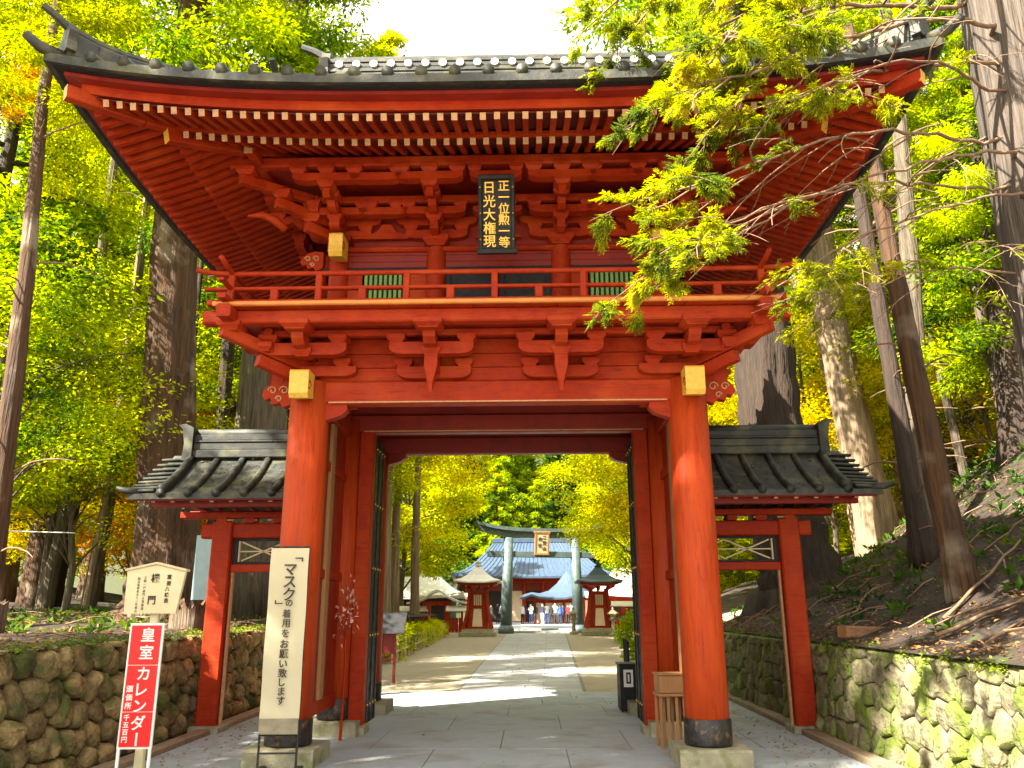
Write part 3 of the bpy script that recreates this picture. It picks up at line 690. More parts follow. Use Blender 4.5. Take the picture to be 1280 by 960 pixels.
for s in (-1, 1):
    ornament(s*(GX+.2), CY, zR, s*pi/2, 1.5)
    for yd, side in ((-1, 0), (1, 3)):
        pts = [rs_point(side, s*(GX-.1), d, .12) for d in np.linspace(GD-.35, FULL, 9)]
        m = MB()
        for p, q in zip(pts, pts[1:]): m.beam(p, q, .22, .3, .03)
        m.obj('descending_ridge', M_tile, gate)
        p = pts[0]; ornament(p[0], p[1]-.03*(-yd), p[2]-.15, 0 if yd < 0 else pi, .9)
        pts = [Vector((s*(HW+EE-d), (-EE+d) if yd < 0 else (DEP+EE-d), zr(d, HW+EE-d)+.10+(.12*max(0, 1-d/.6)**2))) for d in np.linspace(.14, GD+.0, 10)]
        m = MB()
        for p, q in zip(pts, pts[1:]): m.beam(p, q, .20, .30, .03)
        m.tube([p+Vector((0, 0, .19)) for p in pts], .06, 8); m.obj('hip_ridge', M_tile, gate)
        p = pts[0]; ornament(p.x, p.y, p.z-.12, (-s*pi/4 if yd > 0 else s*pi/4)+(pi if yd > 0 else 0), .95)
        # long horn tile at the very corner
        m = MB(); q = Vector((s*(HW+EE), (-EE) if yd < 0 else DEP+EE, zr(0, HW+EE))); dv = Vector((s, yd, 0)).normalized()
        m.tube([q-dv*.2+Vector((0, 0, .02)), q+dv*.06+Vector((0, 0, .04)), q+dv*.2+Vector((0, 0, .12))], [.07, .06, .045], 8); m.obj('corner_tile', M_tile, gate, True)

# ---- inside the passage: side panels, door posts, black door leaves, painted sill
for s in (-1, 1):
    x = s*HW
    for a, b_ in ((.22, 1.88), (2.32, 4.08)):
        for k in range(6):
            y0 = lerp(a, b_, k/6); box_obj('panel_board', M_red if k % 2 else M_redd, gate, x-.02+.003*(k % 2), x+.03, y0+.003, lerp(a, b_, (k+1)/6)-.003, .52, 3.95, c=.005)
        for z0, z1 in ((.38, .54), (1.95, 2.07), (3.3, 3.42)): box_obj('panel_rail', M_red, gate, x-.06, x+.06, a, b_, z0, z1, c=.01)
    box_obj('panel_stile', M_wood, gate, x-s*.02-.05, x-s*.02+.05, .95, 1.15, .54, 3.93, c=.01)
    dp = box_obj('door_post', M_red, gate, s*1.95-.1, s*1.95+.1, 1.98, 2.2, .12, 4.03, c=.015)
    box_obj('post_stone', M_stone, dp, s*1.95-.14, s*1.95+.14, 1.93, 2.26, -.02, .12, c=.015)
    dl = box_obj('door_leaf', M_black, gate, s*1.90-.03, s*1.90+.03, 2.24, 2.92, .10, 4.0, c=.006)
    for yy in (2.26, 2.54, 2.84): box_obj('door_stile', M_black, dl, s*1.90-s*.032-.012, s*1.90-s*.032+.012, yy, yy+.07, .11, 3.99, c=.004)
    for zz in (.3, 1.2, 2.1, 3.0, 3.8): box_obj('door_rail', M_black, dl, s*1.90-s*.030-.011, s*1.90-s*.030+.011, 2.26, 2.91, zz, zz+.08, c=.004)
    m = MB()
    for zz in (.34, 1.24, 2.14, 3.04, 3.84):
        for yy in (2.29, 2.48, 2.68, 2.87): m.lathe(0, 0, [(0.001, 0), (.016, .002), (.012, .012), (.001, .018)], 8)
    # studs turned to face the passage
    vv = []
    i = 0; nv = 4*8
    for zz in (.34, 1.24, 2.14, 3.04, 3.84):
        for yy in (2.29, 2.48, 2.68, 2.87):
            for (a, b_, c_) in m.v[i:i+nv]: vv.append((s*1.855-s*c_, yy+a, zz+b_))
            i += nv
    m.v = vv; stuff(m.obj('door_stud', M_gold, dl, True))

# ------------------------------------------------------------------ name plaque
def glyphs(txt, size, bold=.0):
    cu = bpy.data.curves.new('g', 'FONT'); cu.body = txt; cu.size = size; cu.extrude = size*.03; cu.offset = bold; cu.align_x = 'CENTER'; cu.align_y = 'CENTER'; cu.resolution_u = 3
    o = bpy.data.objects.new('g', cu); COL.objects.link(o); dg = bpy.context.evaluated_depsgraph_get(); me = bpy.data.meshes.new_from_object(o.evaluated_get(dg)); bpy.data.objects.remove(o); return me
def lettering(name, cols, m, parent):
    """cols: list of (chars, x, ztop, step, size[, bold]) laid out in local XZ plane facing -Y"""
    bm = bmesh.new()
    for c in cols:
        chars, x, zt, step, size = c[:5]; bold = c[5] if len(c) > 5 else 0
        bold = min(bold, .0015)
        for i, ch in enumerate(chars):
            if ch == ' ': continue
            me = glyphs(ch, size, bold); 
            if not len(me.vertices): continue
            co = [v.co for v in me.vertices]; mx = (min(v.x for v in co)+max(v.x for v in co))/2; my = (min(v.y for v in co)+max(v.y for v in co))/2
            rot = ch in 'ー「」'
            if rot: T = Matrix.Rotation(-pi/2, 4, 'Z')@Matrix.Translation((-mx, -my, 0))
            else: T = Matrix.Translation((-mx, -my, 0))
            dx = {'「': .25*size, '」': -.28*size}.get(ch, 0)
            me.transform(Matrix.Translation((x+dx, 0, zt-i*step))@Matrix.Rotation(pi/2, 4, 'X')@T); bm.from_mesh(me)
    me = bpy.data.meshes.new(name); bm.to_mesh(me); bm.free(); me.materials.clear(); me.materials.append(m)
    for p in me.polygons: p.material_index = 0
    return mobj(name, me, parent)
pl = thing('name_plaque', 'black upright name plaque with gold characters hung under the eaves', 'plaque', (0.02, -.78, 6.03)); pl.rotation_euler = (radians(-17), 0, 0)
pl.rotation_euler = (radians(18), 0, 0)
box_obj('board', M_black, pl, -.175, .175, -.01, .02, -.40, .38, c=.005)
for a in ((-.215, -.165, -.04, .03, -.46, .44), (.165, .215, -.04, .03, -.46, .44)): box_obj('frame', M_black, pl, *a, c=.012)
for a in ((-.215, .215, -.042, .03, .39, .45), (-.235, .235, -.045, .03, -.47, -.40)): box_obj('frame', M_black, pl, *a, c=.012)
lettering('lettering', [('正一位勲一等', .085, .32, .130, .135, .0015), ('日光大権現', -.085, .30, .155, .15, .003)], M_gold, pl).location = (0, -.014, 0)
m = MB()
for s in (-1, 1):
    for z in (-.3, 0, .3): m.lathe(s*.19, -.046, [(.001, z-.01), (.012, z), (.001, z+.01)], 6)
m.obj('metal_stud', M_gold, pl)

# ------------------------------------------------------------------ side gates (wings)
WY = 2.24
def side_gate(s, label):
    g = thing('side_gate', label, 'side gate', (s*HW, WY, 0), group='small roofed side gates flanking the main gate')
    O = Vector(g.location)
    def b(name, m, x0, x1, y0, y1, z0, z1, c=.012, parent=None):
        mb = MB(); X = sorted((s*x0, s*x1)); mb.box(X[0]-O.x, X[1]-O.x, y0-O.y, y1-O.y, z0, z1, c=c); return mb.obj(name, m, parent or g)
    p = b('post', M_red, 3.83, 4.11, WY-.14, WY+.14, .10, 2.78, .02); b('post_stone', M_stone, 3.77, 4.17, WY-.2, WY+.2, -.02, .10, .02, p)
    b('lit_jamb', M_cream, 3.79, 3.825, WY-.05, WY+.02, .10, 2.09)  # red jamb board made cream, light on its edge put into the colour
    b('lintel', M_red, 2.45, 4.28, WY-.09, WY+.09, 2.56, 2.77, .02)
    b('head_rail', M_red, 2.45, 3.83, WY-.06, WY+.06, 2.09, 2.20, .01)
    tf = b('transom_frame', M_black, 2.5, 3.82, WY-.03, WY+.03, 2.205, 2.235, .004); b('transom_rail', M_black, 2.5, 3.82, WY-.03, WY+.03, 2.525, 2.555, .004, tf)
    b('transom_stile', M_black, 3.76, 3.82, WY-.031, WY+.029, 2.237, 2.523, .004, tf)
    b('transom_panel', M_wood2, 3.735, 3.757, WY-.02, WY+.02, 2.237, 2.523, .004, tf)
    for cx in (2.78, 3.40):
        for sg in (-1, 1):
            mb = MB(); mb.beam((s*(cx-.31)-O.x, 0, 2.38-sg*.13), (s*(cx+.31)-O.x, 0, 2.38+sg*.13), .018, .02, .003); mb.obj('lattice_bar', M_wood2, g)
    mb = MB(); mb.beam((s*2.48-O.x, 0, 2.38), (s*3.74-O.x, 0, 2.38), .018, .018, .003); mb.obj('lattice_bar', M_wood2, g)
    # blocks over the lintel, purlins, rafters
    for x in (2.75, 3.2, 3.6, 4.0): b('bearing_block', M_red, x-.07, x+.07, WY-.12, WY+.12, 2.772, 2.84, .01)
    mb = MB()
    for k in range(5): mb.box(s*(2.6+k*.33)-.09-O.x, s*(2.6+k*.33)+.09-O.x, -.10, -.09, 2.80, 2.825)
    stuff(mb.obj('painted_band', M_cream, g))
    b('wall_plate', M_red, 2.45, 4.6, WY-.1, WY+.1, 2.842, 2.93, .01)
    for yy in (WY-.62, WY+.62): b('purlin', M_redd, 2.45, 4.75, yy-.05, yy+.05, 2.93, 3.02, .01)
    for k in range(9):
        x = 2.55+k*.262
        for yd in (-1, 1):
            A = (s*x-O.x, yd*.08, 3.30); B = (s*x-O.x, yd*.90, 3.0); mb = MB(); mb.beam(A, B, .055, .07, 0, 0, 1); mb.obj('rafter', [M_redd, M_cream], g)
    # roof: curved slopes
    RX = 4.82; EY = .99
    def zw(d): return 3.07+.42*d+.28*d*d
    n_ = 6; mb = MB()
    for yd in (-1, 1):
        for k in range(n_):
            d0, d1 = EY*k/n_, EY*(k+1)/n_
            xe = lambda d: RX+.14-.14*min(1, d/EY)
            q = [(s*2.47-O.x, yd*(EY-d0), zw(d0)), (s*xe(d0)-O.x, yd*(EY-d0), zw(d0)), (s*xe(d1)-O.x, yd*(EY-d1), zw(d1)), (s*2.47-O.x, yd*(EY-d1), zw(d1))]
            mb.add(q+[(a, b_, c-.07) for a, b_, c in q], [(0, 1, 2, 3), (7, 6, 5, 4), (0, 4, 5, 1), (1, 5, 6, 2), (2, 6, 7, 3)])
    rf_ = mb.obj('roof', M_tile, g)
    b('eave_board', M_redd, 2.47, 4.9, WY-.94, WY-.90, 2.985, 3.03, .006); b('eave_board', M_redd, 2.47, 4.9, WY+.90, WY+.94, 2.985, 3.03, .006)
    x = 2.62
    for k in range(6):
        for yd in (-1, 1):
            mb = MB(); pts = [(s*(2.66+.37*k)-O.x, yd*(EY-d), zw(d)+.012) for d in np.linspace(0, EY-.1, 7)]
            mb.tube([(pts[0][0], pts[0][1]+yd*.02, pts[0][2]-.004)]+pts, [.062]+[.052]*7, 8); mb.obj('tile_row', M_tile, rf_, True)
    # verge tiles stepping up the gable edge
    for yd in (-1, 1):
        for k in range(9):
            d = EY*(k+.5)/9.5; xo = RX+.10-.1*d; mb = MB(); mb.beam((s*(xo-.30)-O.x, yd*(EY-d), zw(d)+.03), (s*(xo+.10)-O.x, yd*(EY-d), zw(d)+.008), .10, .035, .01); mb.obj('verge_tile', M_tile, rf_)
        mb = MB(); pts = [(s*(RX-.30)-O.x, yd*(EY-d), zw(d)+.06) for d in np.linspace(.0, EY-.1, 7)]; mb.tube(pts, .06, 8); mb.obj('tile_row', M_tile, rf_, True)
    mb = MB(); mb.tube([(s*(RX+.0)-O.x, -EY+.05, zw(0)+.03), (s*(RX+.16)-O.x, -EY-.0, zw(0)+.04), (s*(RX+.27)-O.x, -EY-.05, zw(0)+.07)], [.05, .045, .03], 8); mb.obj('corner_tile', M_tile, rf_, True)
    # ridge
    rz = zw(EY)
    r = b('ridge', M_tile, 2.47, 4.52, WY-.15, WY+.15, rz-.06, rz+.06, .015)
    b('ridge_course', M_tile, 2.47, 4.5, WY-.12, WY+.12, rz+.062, rz+.17, .01, r); b('ridge_course', M_tile, 2.47, 4.5, WY-.135, WY+.135, rz+.172, rz+.20, .008, r); b('ridge_course', M_tile, 2.47, 4.5, WY-.11, WY+.11, rz+.202, rz+.29, .01, r)
    mb = MB(); mb.tube([(s*2.47-O.x, 0, rz+.32), (s*4.6-O.x, 0, rz+.32)], .07, 10); mb.obj('ridge_cap', M_tile, r, True)
    mb = MB(); mb.prof([(s*4.50-O.x, rz-.1), (s*4.64-O.x, rz-.1), (s*4.62-O.x, rz+.15), (s*4.66-O.x, rz+.36), (s*4.72-O.x, rz+.42), (s*4.62-O.x, rz+.44), (s*4.5-O.x, rz+.38)][::s], 'y', -.19, .19); mb.obj('ridge_end_tile', M_tile, r)
    # gable infill
    mb = MB(); mb.prof([(-.55, 3.0), (.55, 3.0), (0, 3.55)], 'x', s*4.45-O.x, s*4.5-O.x); mb.obj('gable_board', M_redd, g)
    return g
side_gate(-1, 'small side gate with dark tiled roof left of the main gate, behind the cloth banner')
side_gate(1, 'small side gate with dark tiled roof right of the main gate, against the mossy wall')


# ------------------------------------------------------------------ standing signs
bn = thing('cloth_banner', 'tall cream cloth banner with black handwritten Japanese request standing at the left pillar', 'banner', (-2.18, -.62, 0)); bn.rotation_euler = (0, 0, radians(3))
m = MB(); n_ = 14
for k in range(n_+1):
    z = lerp(.52, 2.22, k/n_); y = .012*sin(k*.9)
    m.v += [(-.20, y, z), (-.07, y+.004*sin(k), z), (.07, y-.004*sin(k*1.3), z), (.20, y, z)]
for k in range(n_):
    for i in range(3): m.f.append((k*4+i, k*4+i+1, k*4+4+i+1, k*4+4+i)); m.m.append(0)
cl = m.obj('cloth', M_paper, bn, True)
box_obj('weighted_hem', mat('hem_cloth', (.36, .31, .20), rough=.8, bump=.1), bn, -.195, .195, -.012, .012, .38, .53, c=.004)
for x in (-.19, .19): m = MB(); m.tube([(x, .03, .02), (x, .03, 2.24)], .012, 8); m.obj('pole', M_iron, bn); m = MB(); m.box(x-.035, x+.035, -.22, .26, 0, .05, c=.01); m.obj('foot', M_iron, bn)
for z in (.20, .37, 2.235): m = MB(); m.tube([(-.2, .03, z), (.2, .03, z)], .010, 8); m.obj('cross_bar', M_iron, bn)
cs = [('マスク', .02, 1.995, .125, .15, .005), ('の', .03, 1.655, .1, .085, .003), ('着用を', .01, 1.55, .098, .09, .003), ('お願い', .01, 1.25, .098, .095, .003), ('致します', .01, .965, .088, .09, .003), ('「', .075, 2.10, .1, .12, .004), ('」', -.045, 1.665, .1, .12, .004)]
lettering('lettering', cs, M_ink, bn).location = (0, -.026, 0)

rs = thing('calendar_sign', 'upright red panel with white Japanese lettering on two white legs, before the rubble wall', 'sign', (-2.99, -2.0, 0)); rs.rotation_euler = (radians(0), 0, radians(4))
box_obj('panel', M_white, rs, -.145, .145, -.012, .012, .46, 1.48, c=.003)
fc = []
for z0, z1 in ((1.135, 1.462), (.757, 1.129), (.478, .751)): fc.append(box_obj('red_field', M_signred, rs, -.128, .128, -.0175, -.0125, z0, z1, c=0))
lettering('lettering', [('皇室', .02, 1.385, .145, .125, .004), ('カレンダー', .015, 1.065, .132, .125, .004), ('頒価所', -.085, .94, .068, .058, .001), ('千五百円', -.085, .71, .058, .052, .001)], M_white, rs).location = (0, -.021, 0)
for x in (-.13, .13): m = MB(); m.box(x-.012, x+.012, -.01, .012, .0, .46, c=.002); m.obj('leg', M_white, rs)
m = MB(); m.box(-.13, .13, -.01, .012, .05, .075, c=.002); m.obj('cross_bar', M_white, rs)
for x in (-.13, .13): m = MB(); m.box(x-.015, x+.015, -.15, .15, .0, .02, c=.004); m.obj('foot', M_white, rs)

wb = thing('gate_notice_board', 'cream pointed-top wooden notice board on a post with small black Japanese characters', 'sign', (-3.13, -1.62, 0)); wb.rotation_euler = (0, 0, radians(-4))
m = MB(); m.prof([(-.275, 1.56), (.225, 1.56), (.285, 1.935), (0, 2.0), (-.285, 1.95)], 'y', -.02, .015); m.obj('board', M_sign, wb)
m = MB(); m.beam((-.30, 0, 1.955), (0, 0, 2.015), .07, .022, .004); m.beam((0, 0, 2.015), (.30, 0, 1.945), .07, .022, .004); m.obj('cap_strip', M_wood2, wb)
m = MB(); m.box(-.04, .04, .018, .075, .0, 1.9, c=.008); m.obj('post', M_sign, wb)
lettering('lettering', [('楼', .0, 1.88, .1, .085, .002), ('門', -.015, 1.68, .1, .085, .002), ('重要', .135, 1.89, .06, .045, .001), ('八棟造', .125, 1.78, .052, .042, .001),
    ('三間一戸楼門入母屋造', -.10, 1.885, .031, .027, 0), ('銅瓦葺昭和五十二年建立', -.16, 1.875, .029, .025, 0)], M_ink, wb).location = (0, -.024, 0)

# small things around the gate
b = thing('offering_box', 'small bare wooden box on a bundle of slim wooden legs beside the right pillar', 'wooden box', (2.02, 1.0, 0)); b.rotation_euler = (0, 0, radians(4))
box_obj('box', M_wood, b, -.15, .15, -.15, .15, .62, .82, c=.008); box_obj('lid', M_wood, b, -.165, .165, -.165, .165, .822, .84, c=.004); box_obj('shelf', M_wood, b, -.17, .17, -.16, .16, .585, .617, c=.004)
for x in (-.14, -.05, .05, .14):
    for y in (-.12, .12): box_obj('leg', M_wood, b, x-.016, x+.016, y-.016, y+.016, 0, .585, c=.003)
k = thing('box_stand', 'black box shaped stand with a white notice on it behind the right door leaf', 'stand', (1.92, 4.6, 0))
box_obj('body', M_black, k, -.14, .14, -.25, .25, .03, .70, c=.01); box_obj('top', M_black, k, -.16, .16, -.27, .27, .703, .73, c=.005)
nt_ = box_obj('notice', M_white, k, -.085, .065, -.262, -.253, .38, .64, c=0); box_obj('notice_print', M_ink, nt_, -.045, .03, -.2655, -.2635, .43, .60, c=0); box_obj('notice_print', M_white, nt_, -.02, .005, -.2685, -.2665, .46, .57, c=0)
for x in (-.11, .11): box_obj('foot', M_black, k, x-.02, x+.02, -.22, .22, 0, .03, c=.004)
f = thing('post_barrier', 'thin black metal barrier posts beside the passage at the right door leaf', 'barrier', (1.98, 5.4, 0))
for i in range(4): m = MB(); m.tube([(.02*i, -.5+i*.35, 0), (.02*i, -.5+i*.35, 1.0)], .022, 8); m.lathe(.02*i, -.5+i*.35, [(.001, .99), (.032, 1.0), (.03, 1.04), (.001, 1.07)], 10); m.obj('post', M_black, f)
for z in (.75, .35): m = MB(); m.tube([(0, -.5, z), (.06, .55, z)], .012, 6); m.obj('rail', M_black, f)
lp = thing('lamp_post', 'slim black post with a small dark lantern head just right of the path', 'lamp', (2.42, 7.0, 0))
m = MB(); m.lathe(0, 0, [(.07, 0), (.06, .05), (.022, .08), (.02, 1.60), (.03, 1.61)], 12); m.obj('post', M_black, lp, True)
m = MB(); m.lathe(0, 0, [(.02, 1.60), (.06, 1.62), (.07, 1.70), (.075, 1.74), (.12, 1.755), (.05, 1.82), (.02, 1.84), (.025, 1.87), (.001, 1.90)], 12); m.obj('lantern_head', M_black, lp)

info = thing('roofed_notice_stand', 'low information stand with sloping grey roof and dark red posts beyond the left door leaf', 'notice stand', (-2.80, 9.5, 0))
for x in (-.17, .13): box_obj('post', M_redd, info, x-.03, x+.03, -.03, .03, 0, 1.3, c=.006)
m = MB(); m.prof([(-.32, 1.06), (-.30, 1.05), (.05, 1.46), (.35, 1.30), (.36, 1.33), (.06, 1.51), (.02, 1.49)], 'x', -.34, .38); m.obj('roof', M_black, info)
box_obj('board', M_redd, info, -.14, .10, .0, .02, .62, 1.06, c=.003); box_obj('cross_rail', M_redd, info, -.2, .16, -.02, .02, .48, .53, c=.004)

# artificial blossom branch on the left inner pillar
tw = thing('blossom_branch', 'slim red branch with pale blossoms standing against the left inner wall of the passage', 'decoration', (-2.02, 1.5, .0))
m = MB(); m.tube([(0, 0, .0), (.02, 0, .9), (0, 0, 1.35)], [.02, .018, .014], 8)
tips = []
for i in range(12):
    a = random.uniform(-1, 1); z = random.uniform(1.15, 1.45); t = Vector((.14*a, random.uniform(-.1, .1), z+random.uniform(.2, .65))); m.tube([(0, 0, z-.1), ((t.x)*.6, t.y*.6, z+.1), t], [.009, .007, .003], 5); tips.append(t)
m.obj('stem', M_red, tw)
m = MB()
for i in range(80):
    t = random.choice(tips)*1.0; p = Vector((t.x+random.uniform(-.07, .07), t.y+random.uniform(-.06, .06), t.z-random.uniform(-.05, .45))); r = .026
    q = [p+Vector((random.uniform(-1, 1), random.uniform(-1, 1), random.uniform(-1.4, 1.4)))*r for _ in range(4)]; m.add(q, [(0, 1, 2), (0, 2, 3), (0, 3, 1)])
m.obj('blossoms', mat('pale_pink_blossom', (.8, .42, .33), rough=.7, bump=0), tw)

pb = thing('blue_panel', 'pale blue upright panel partly hidden behind the left side gate post', 'panel', (-5.3, 5.0, 1.2))
box_obj('panel', M_blueb, pb, -.20, .16, -.02, .02, .55, 1.65, c=.004)
for x in (-.18, .14): box_obj('post', M_iron, pb, x-.02, x+.02, .022, .06, -.1, 1.65, c=.004)
wk = thing('wooden_block', 'squared length of reddish timber lying on top of the mossy wall', 'timber', (4.62, 1.5, 1.28)); wk.rotation_euler = (0, radians(2), radians(8))
m = MB(); m.beam((-.32, 0, 0), (.32, 0, 0), .22, .15, .015); m.obj('timber', mat('weathered_timber', (.34, .17, .08), (.16, .08, .04), .85, 6, (1, 6, 6), .4, 20), wk)
m = MB(); m.beam((-.325, 0, .0), (-.321, 0, 0), .20, .13, .01); m.obj('sawn_end', M_wood, wk)
# the overhead wire on the left
m = MB(); m.tube([(-30, 6.0, 4.05), (-20, 6.2, 3.5), (-12, 6.4, 3.15), (-8.6, 6.6, 3.05)], .010, 6); w_ = m.obj('overhead_wire', mat('pale_cable', (.6, .62, .6), bump=0)); tag(w_, 'thin pale cable strung among the trees on the far left', 'cable')

# ------------------------------------------------------------------ far shrine
t = thing('torii', 'large grey green bronze torii standing at the end of the path', 'torii', (1.12, 45.9, 0)); t.rotation_euler = (0, 0, radians(15))
for s in (-1, 1):
    m = MB(); m.lathe(s*2.48, 0, [(.52, 0), (.52, .25), (.40, .5)], 20); m.obj('footing', M_bronze, t, True)
    m = MB(); m.tube([(s*2.48, 0, .3), (s*2.40, 0, 3.0), (s*2.30, 0, 6.1)], [.38, .35, .31], 20); m.obj('pillar', M_bronze, t, True)
m = MB(); m.box(-3.7, 3.7, -.16, .16, 4.82, 5.22, c=.03); m.obj('tie_rail', M_bronze, t)
m = MB(); P = []
for i in range(17):
    x = -4.25+8.5*i/16; P.append((x, 6.10+.42*(abs(x)/4.25)**3))
m.prof(P+[(x*1.03, z+.38) for x, z in P[::-1]], 'y', -.24, .24); m.obj('lintel', M_bronze, t)
m = MB(); m.prof([(x*1.03, z+.385) for x, z in P]+[(x*1.07, z+.62) for x, z in P[::-1]], 'y', -.42, .42); m.obj('cap_rail', M_bronze, t)
tp = thing('torii_plaque', 'weathered upright wooden plaque framed on the middle of the torii', 'plaque', (1.12, 45.55, 5.72)); tp.rotation_euler = (radians(8), 0, radians(15))
box_obj('board', M_wood2, tp, -.38, .38, -.03, .03, -.62, .66, c=.01)
for a in ((-.50, -.38, -.05, .05, -.72, .76), (.38, .50, -.05, .05, -.72, .76)): box_obj('frame', M_wood, tp, *a, c=.01)
for a in ((-.56, .56, -.055, .055, .66, .80), (-.50, .50, -.055, .055, -.76, -.62)): box_obj('frame', M_wood, tp, *a, c=.01)
lettering('lettering', [('二荒山', .14, .42, .36, .27, .004), ('神社', -.16, .30, .40, .27, .004)], M_ink, tp).location = (0, -.045, 0)

def lantern_tower(x, y, label, m_roof, sc=1):
    l = thing('lantern_tower', label, 'lantern', (x, y, 0), group='roofed lantern towers flanking the torii'); l.scale = (sc,)*3
    m = MB(); m.lathe(0, 0, [(1.05, 0), (1.05, .22), (.95, .24), (.85, .42)], sq=True); m.obj('stone_base', M_stone, l)
    m = MB(); m.lathe(0, 0, [(.62, .40), (.50, .9), (.44, 1.7), (.44, 2.55)], sq=True); m.obj('body', M_red, l)
    for a in range(4): w = MB(); w.add([(-.30, -.585, .55), (.30, -.585, .55), (.22, -.452, 1.55), (-.22, -.452, 1.55)], [(0, 1, 2, 3)]); w.v = [(x, y-.035, z) for x, y, z in w.v]; o = w.obj('panel', M_plaster, l); o.rotation_euler = (0, 0, a*pi/2)
    for sx in (-1, 1):
        for sy in (-1, 1):
            m = MB(); m.tube([(sx*.80, sy*.80, .40), (sx*.56, sy*.56, 1.5), (sx*.46, sy*.46, 2.7)], .10, 8); m.obj('post', M_red, l)
    for z in (.75, 1.62, 2.45): m = MB(); m.lathe(0, 0, [(.62-.06*z, z-.06), (.62-.06*z, z+.06)], sq=True); m.obj('rail', M_red, l)
    for a in (0, 1, 2, 3):
        w = MB(); w.box(-.24, .24, -.462, -.452, 1.74, 2.34, c=0); o = w.obj('window', M_wood2, l); o.rotation_euler = (0, 0, a*pi/2)
        bb = MB()
        for q in range(5): bb.box(-.24+q*.12-.014, -.24+q*.12+.014, -.476, -.464, 1.74, 2.34)
        bb.obj('window_bars', M_redd, o)
        for u in (-.52, 0, .52):
            ar = MB(); ar.beam((u, -.44, 2.62), (u*1.25, -.95, 2.86), .12, .14, .02, 0, 1); q_ = ar.obj('bracket_arm', [M_red, M_cream], l); q_.rotation_euler = (0, 0, a*pi/2)
    m = MB(); m.lathe(0, 0, [(.9, 2.86), (1.12, 2.93), (1.18, 2.98), (1.0, 3.0)], sq=True); m.obj('eave', M_red, l)
    m = MB(); m.v = []; R = [(1.38, 3.0), (1.36, 3.07), (1.0, 3.22), (.62, 3.48), (.30, 3.82), (.13, 4.02)]
    for r, z in R:
        for k in range(16):
            a = 2*pi*k/16+pi/4; c_, s_ = cos(a), sin(a); q = r/max(abs(c_), abs(s_)); lift = .12*(r/1.38)**3*(min(abs(c_), abs(s_))/max(abs(c_), abs(s_)))**4; m.v.append((c_*q, s_*q, z+lift))
    for i in range(len(R)-1):
        for k in range(16): m.f.append((i*16+k, i*16+(k+1) % 16, (i+1)*16+(k+1) % 16, (i+1)*16+k)); m.m.append(0)
    m.f.append(tuple(range(15, -1, -1))); m.m.append(0); m.obj('roof', m_roof, l)
    m = MB(); m.lathe(0, 0, [(.2, 4.0), (.22, 4.06), (.08, 4.1), (.14, 4.2), (.12, 4.28), (.001, 4.42)], 12); m.obj('finial', m_roof, l, True)
lantern_tower(-2.78, 40.3, 'red lantern tower with pale shining roof, left of the torii', M_pale)
lantern_tower(4.45, 41.5, 'red lantern tower with blue grey roof, right of the torii', M_copper)

# main hall far behind
hall = thing('worship_hall', 'wide red worship hall with sweeping blue copper roof behind the torii', 'shrine hall', (.6, 74, 0))
def hip_roof(name, hx, hy, z0, z1, rx, m_, parent, cx=0, cy=0, curve=.55, lift=.35, n_=10):
    m = MB(); R = []
    for i in range(n_+1):
        t = i/n_; R.append((lerp(hx, rx, t), lerp(hy, .05, t), lerp(z0, z1, t**(1+curve)), t))
    K = 8
    def ring(a, b_, z, t):
        out = []
        cor = [(-a, -b_), (a, -b_), (a, b_), (-a, b_)]
        for c0, c1 in zip(cor, cor[1:]+cor[:1]):
            for k in range(K):
                u = k/K; l_ = lift*(1-t)**2*abs(2*u-1)**3; out.append((cx+lerp(c0[0], c1[0], u), cy+lerp(c0[1], c1[1], u), z+l_))
        return out
    rings = [ring(*r) for r in R]; nn = 4*K
    m.v = [p for r in rings for p in r]+[(p[0], p[1], p[2]-.18) for p in rings[0]]
    for i in range(n_):
        for k in range(nn): m.f.append((i*nn+k, i*nn+(k+1) % nn, (i+1)*nn+(k+1) % nn, (i+1)*nn+k)); m.m.append(0)
    b_ = (n_+1)*nn
    for k in range(nn): m.f.append((b_+k, b_+(k+1) % nn, (k+1) % nn, k)); m.m.append(0)
    m.f.append(tuple(range(b_+nn-1, b_-1, -1))); m.m.append(0)
    return m.obj(name, m_, parent)
box_obj('wall', M_redd, hall, -6.6, 6.6, 0, 8, .24, 4.4, c=0)
r_ = hip_roof('roof', 8.2, 6, 4.55, 8.3, 4.2, M_copper, hall, 0, 4)
m = MB()
for k in range(27):
    x0 = -7.8+k*.6; m.tube([(x0*lerp(8.2, 4.2, t)/8.2, 4-lerp(6, .05, t), lerp(4.55, 8.3, t**1.55)+.03+.35*(1-t)**2*abs(x0/8.2)**3) for t in np.linspace(0, 1, 8)], .045, 4)
stuff(m.obj('roof_seam', M_copper, r_))
box_obj('ridge', M_copper, r_, -4.3, 4.3, 3.8, 4.2, 8.25, 8.7, c=.03)
for k in range(8): x = -6.6+k*13.2/7; m = MB(); m.tube([(x, -.25, .24), (x, -.25, 4.3)], .17, 10); m.obj('column', M_red, hall)
for k in range(7): x = -6.4+k*13.2/7; box_obj('doorway', M_dark if k in (0, 1, 3, 5) else M_plaster, hall, x, x+1.5, -.06, -.01, .3, 3.2, c=0)
box_obj('eave_beam', M_red, hall, -7.2, 7.2, -.5, -.1, 4.0, 4.4, c=.03)
for k in range(46): m = MB(); x = -7.6+k*.338; m.beam((x, 0, 4.50), (x, -1.8, 4.42), .09, .11, 0, 0, 1); m.obj('rafter', [M_red, M_cream], hall)
porch = thing('porch_hall', 'lower red building with a wavy blue roof at the right of the worship hall', 'shrine building', (2.6, 64.5, 0))
box_obj('wall', M_red, porch, -1.9, 2.4, .3, 5, .24, 2.55, c=0)
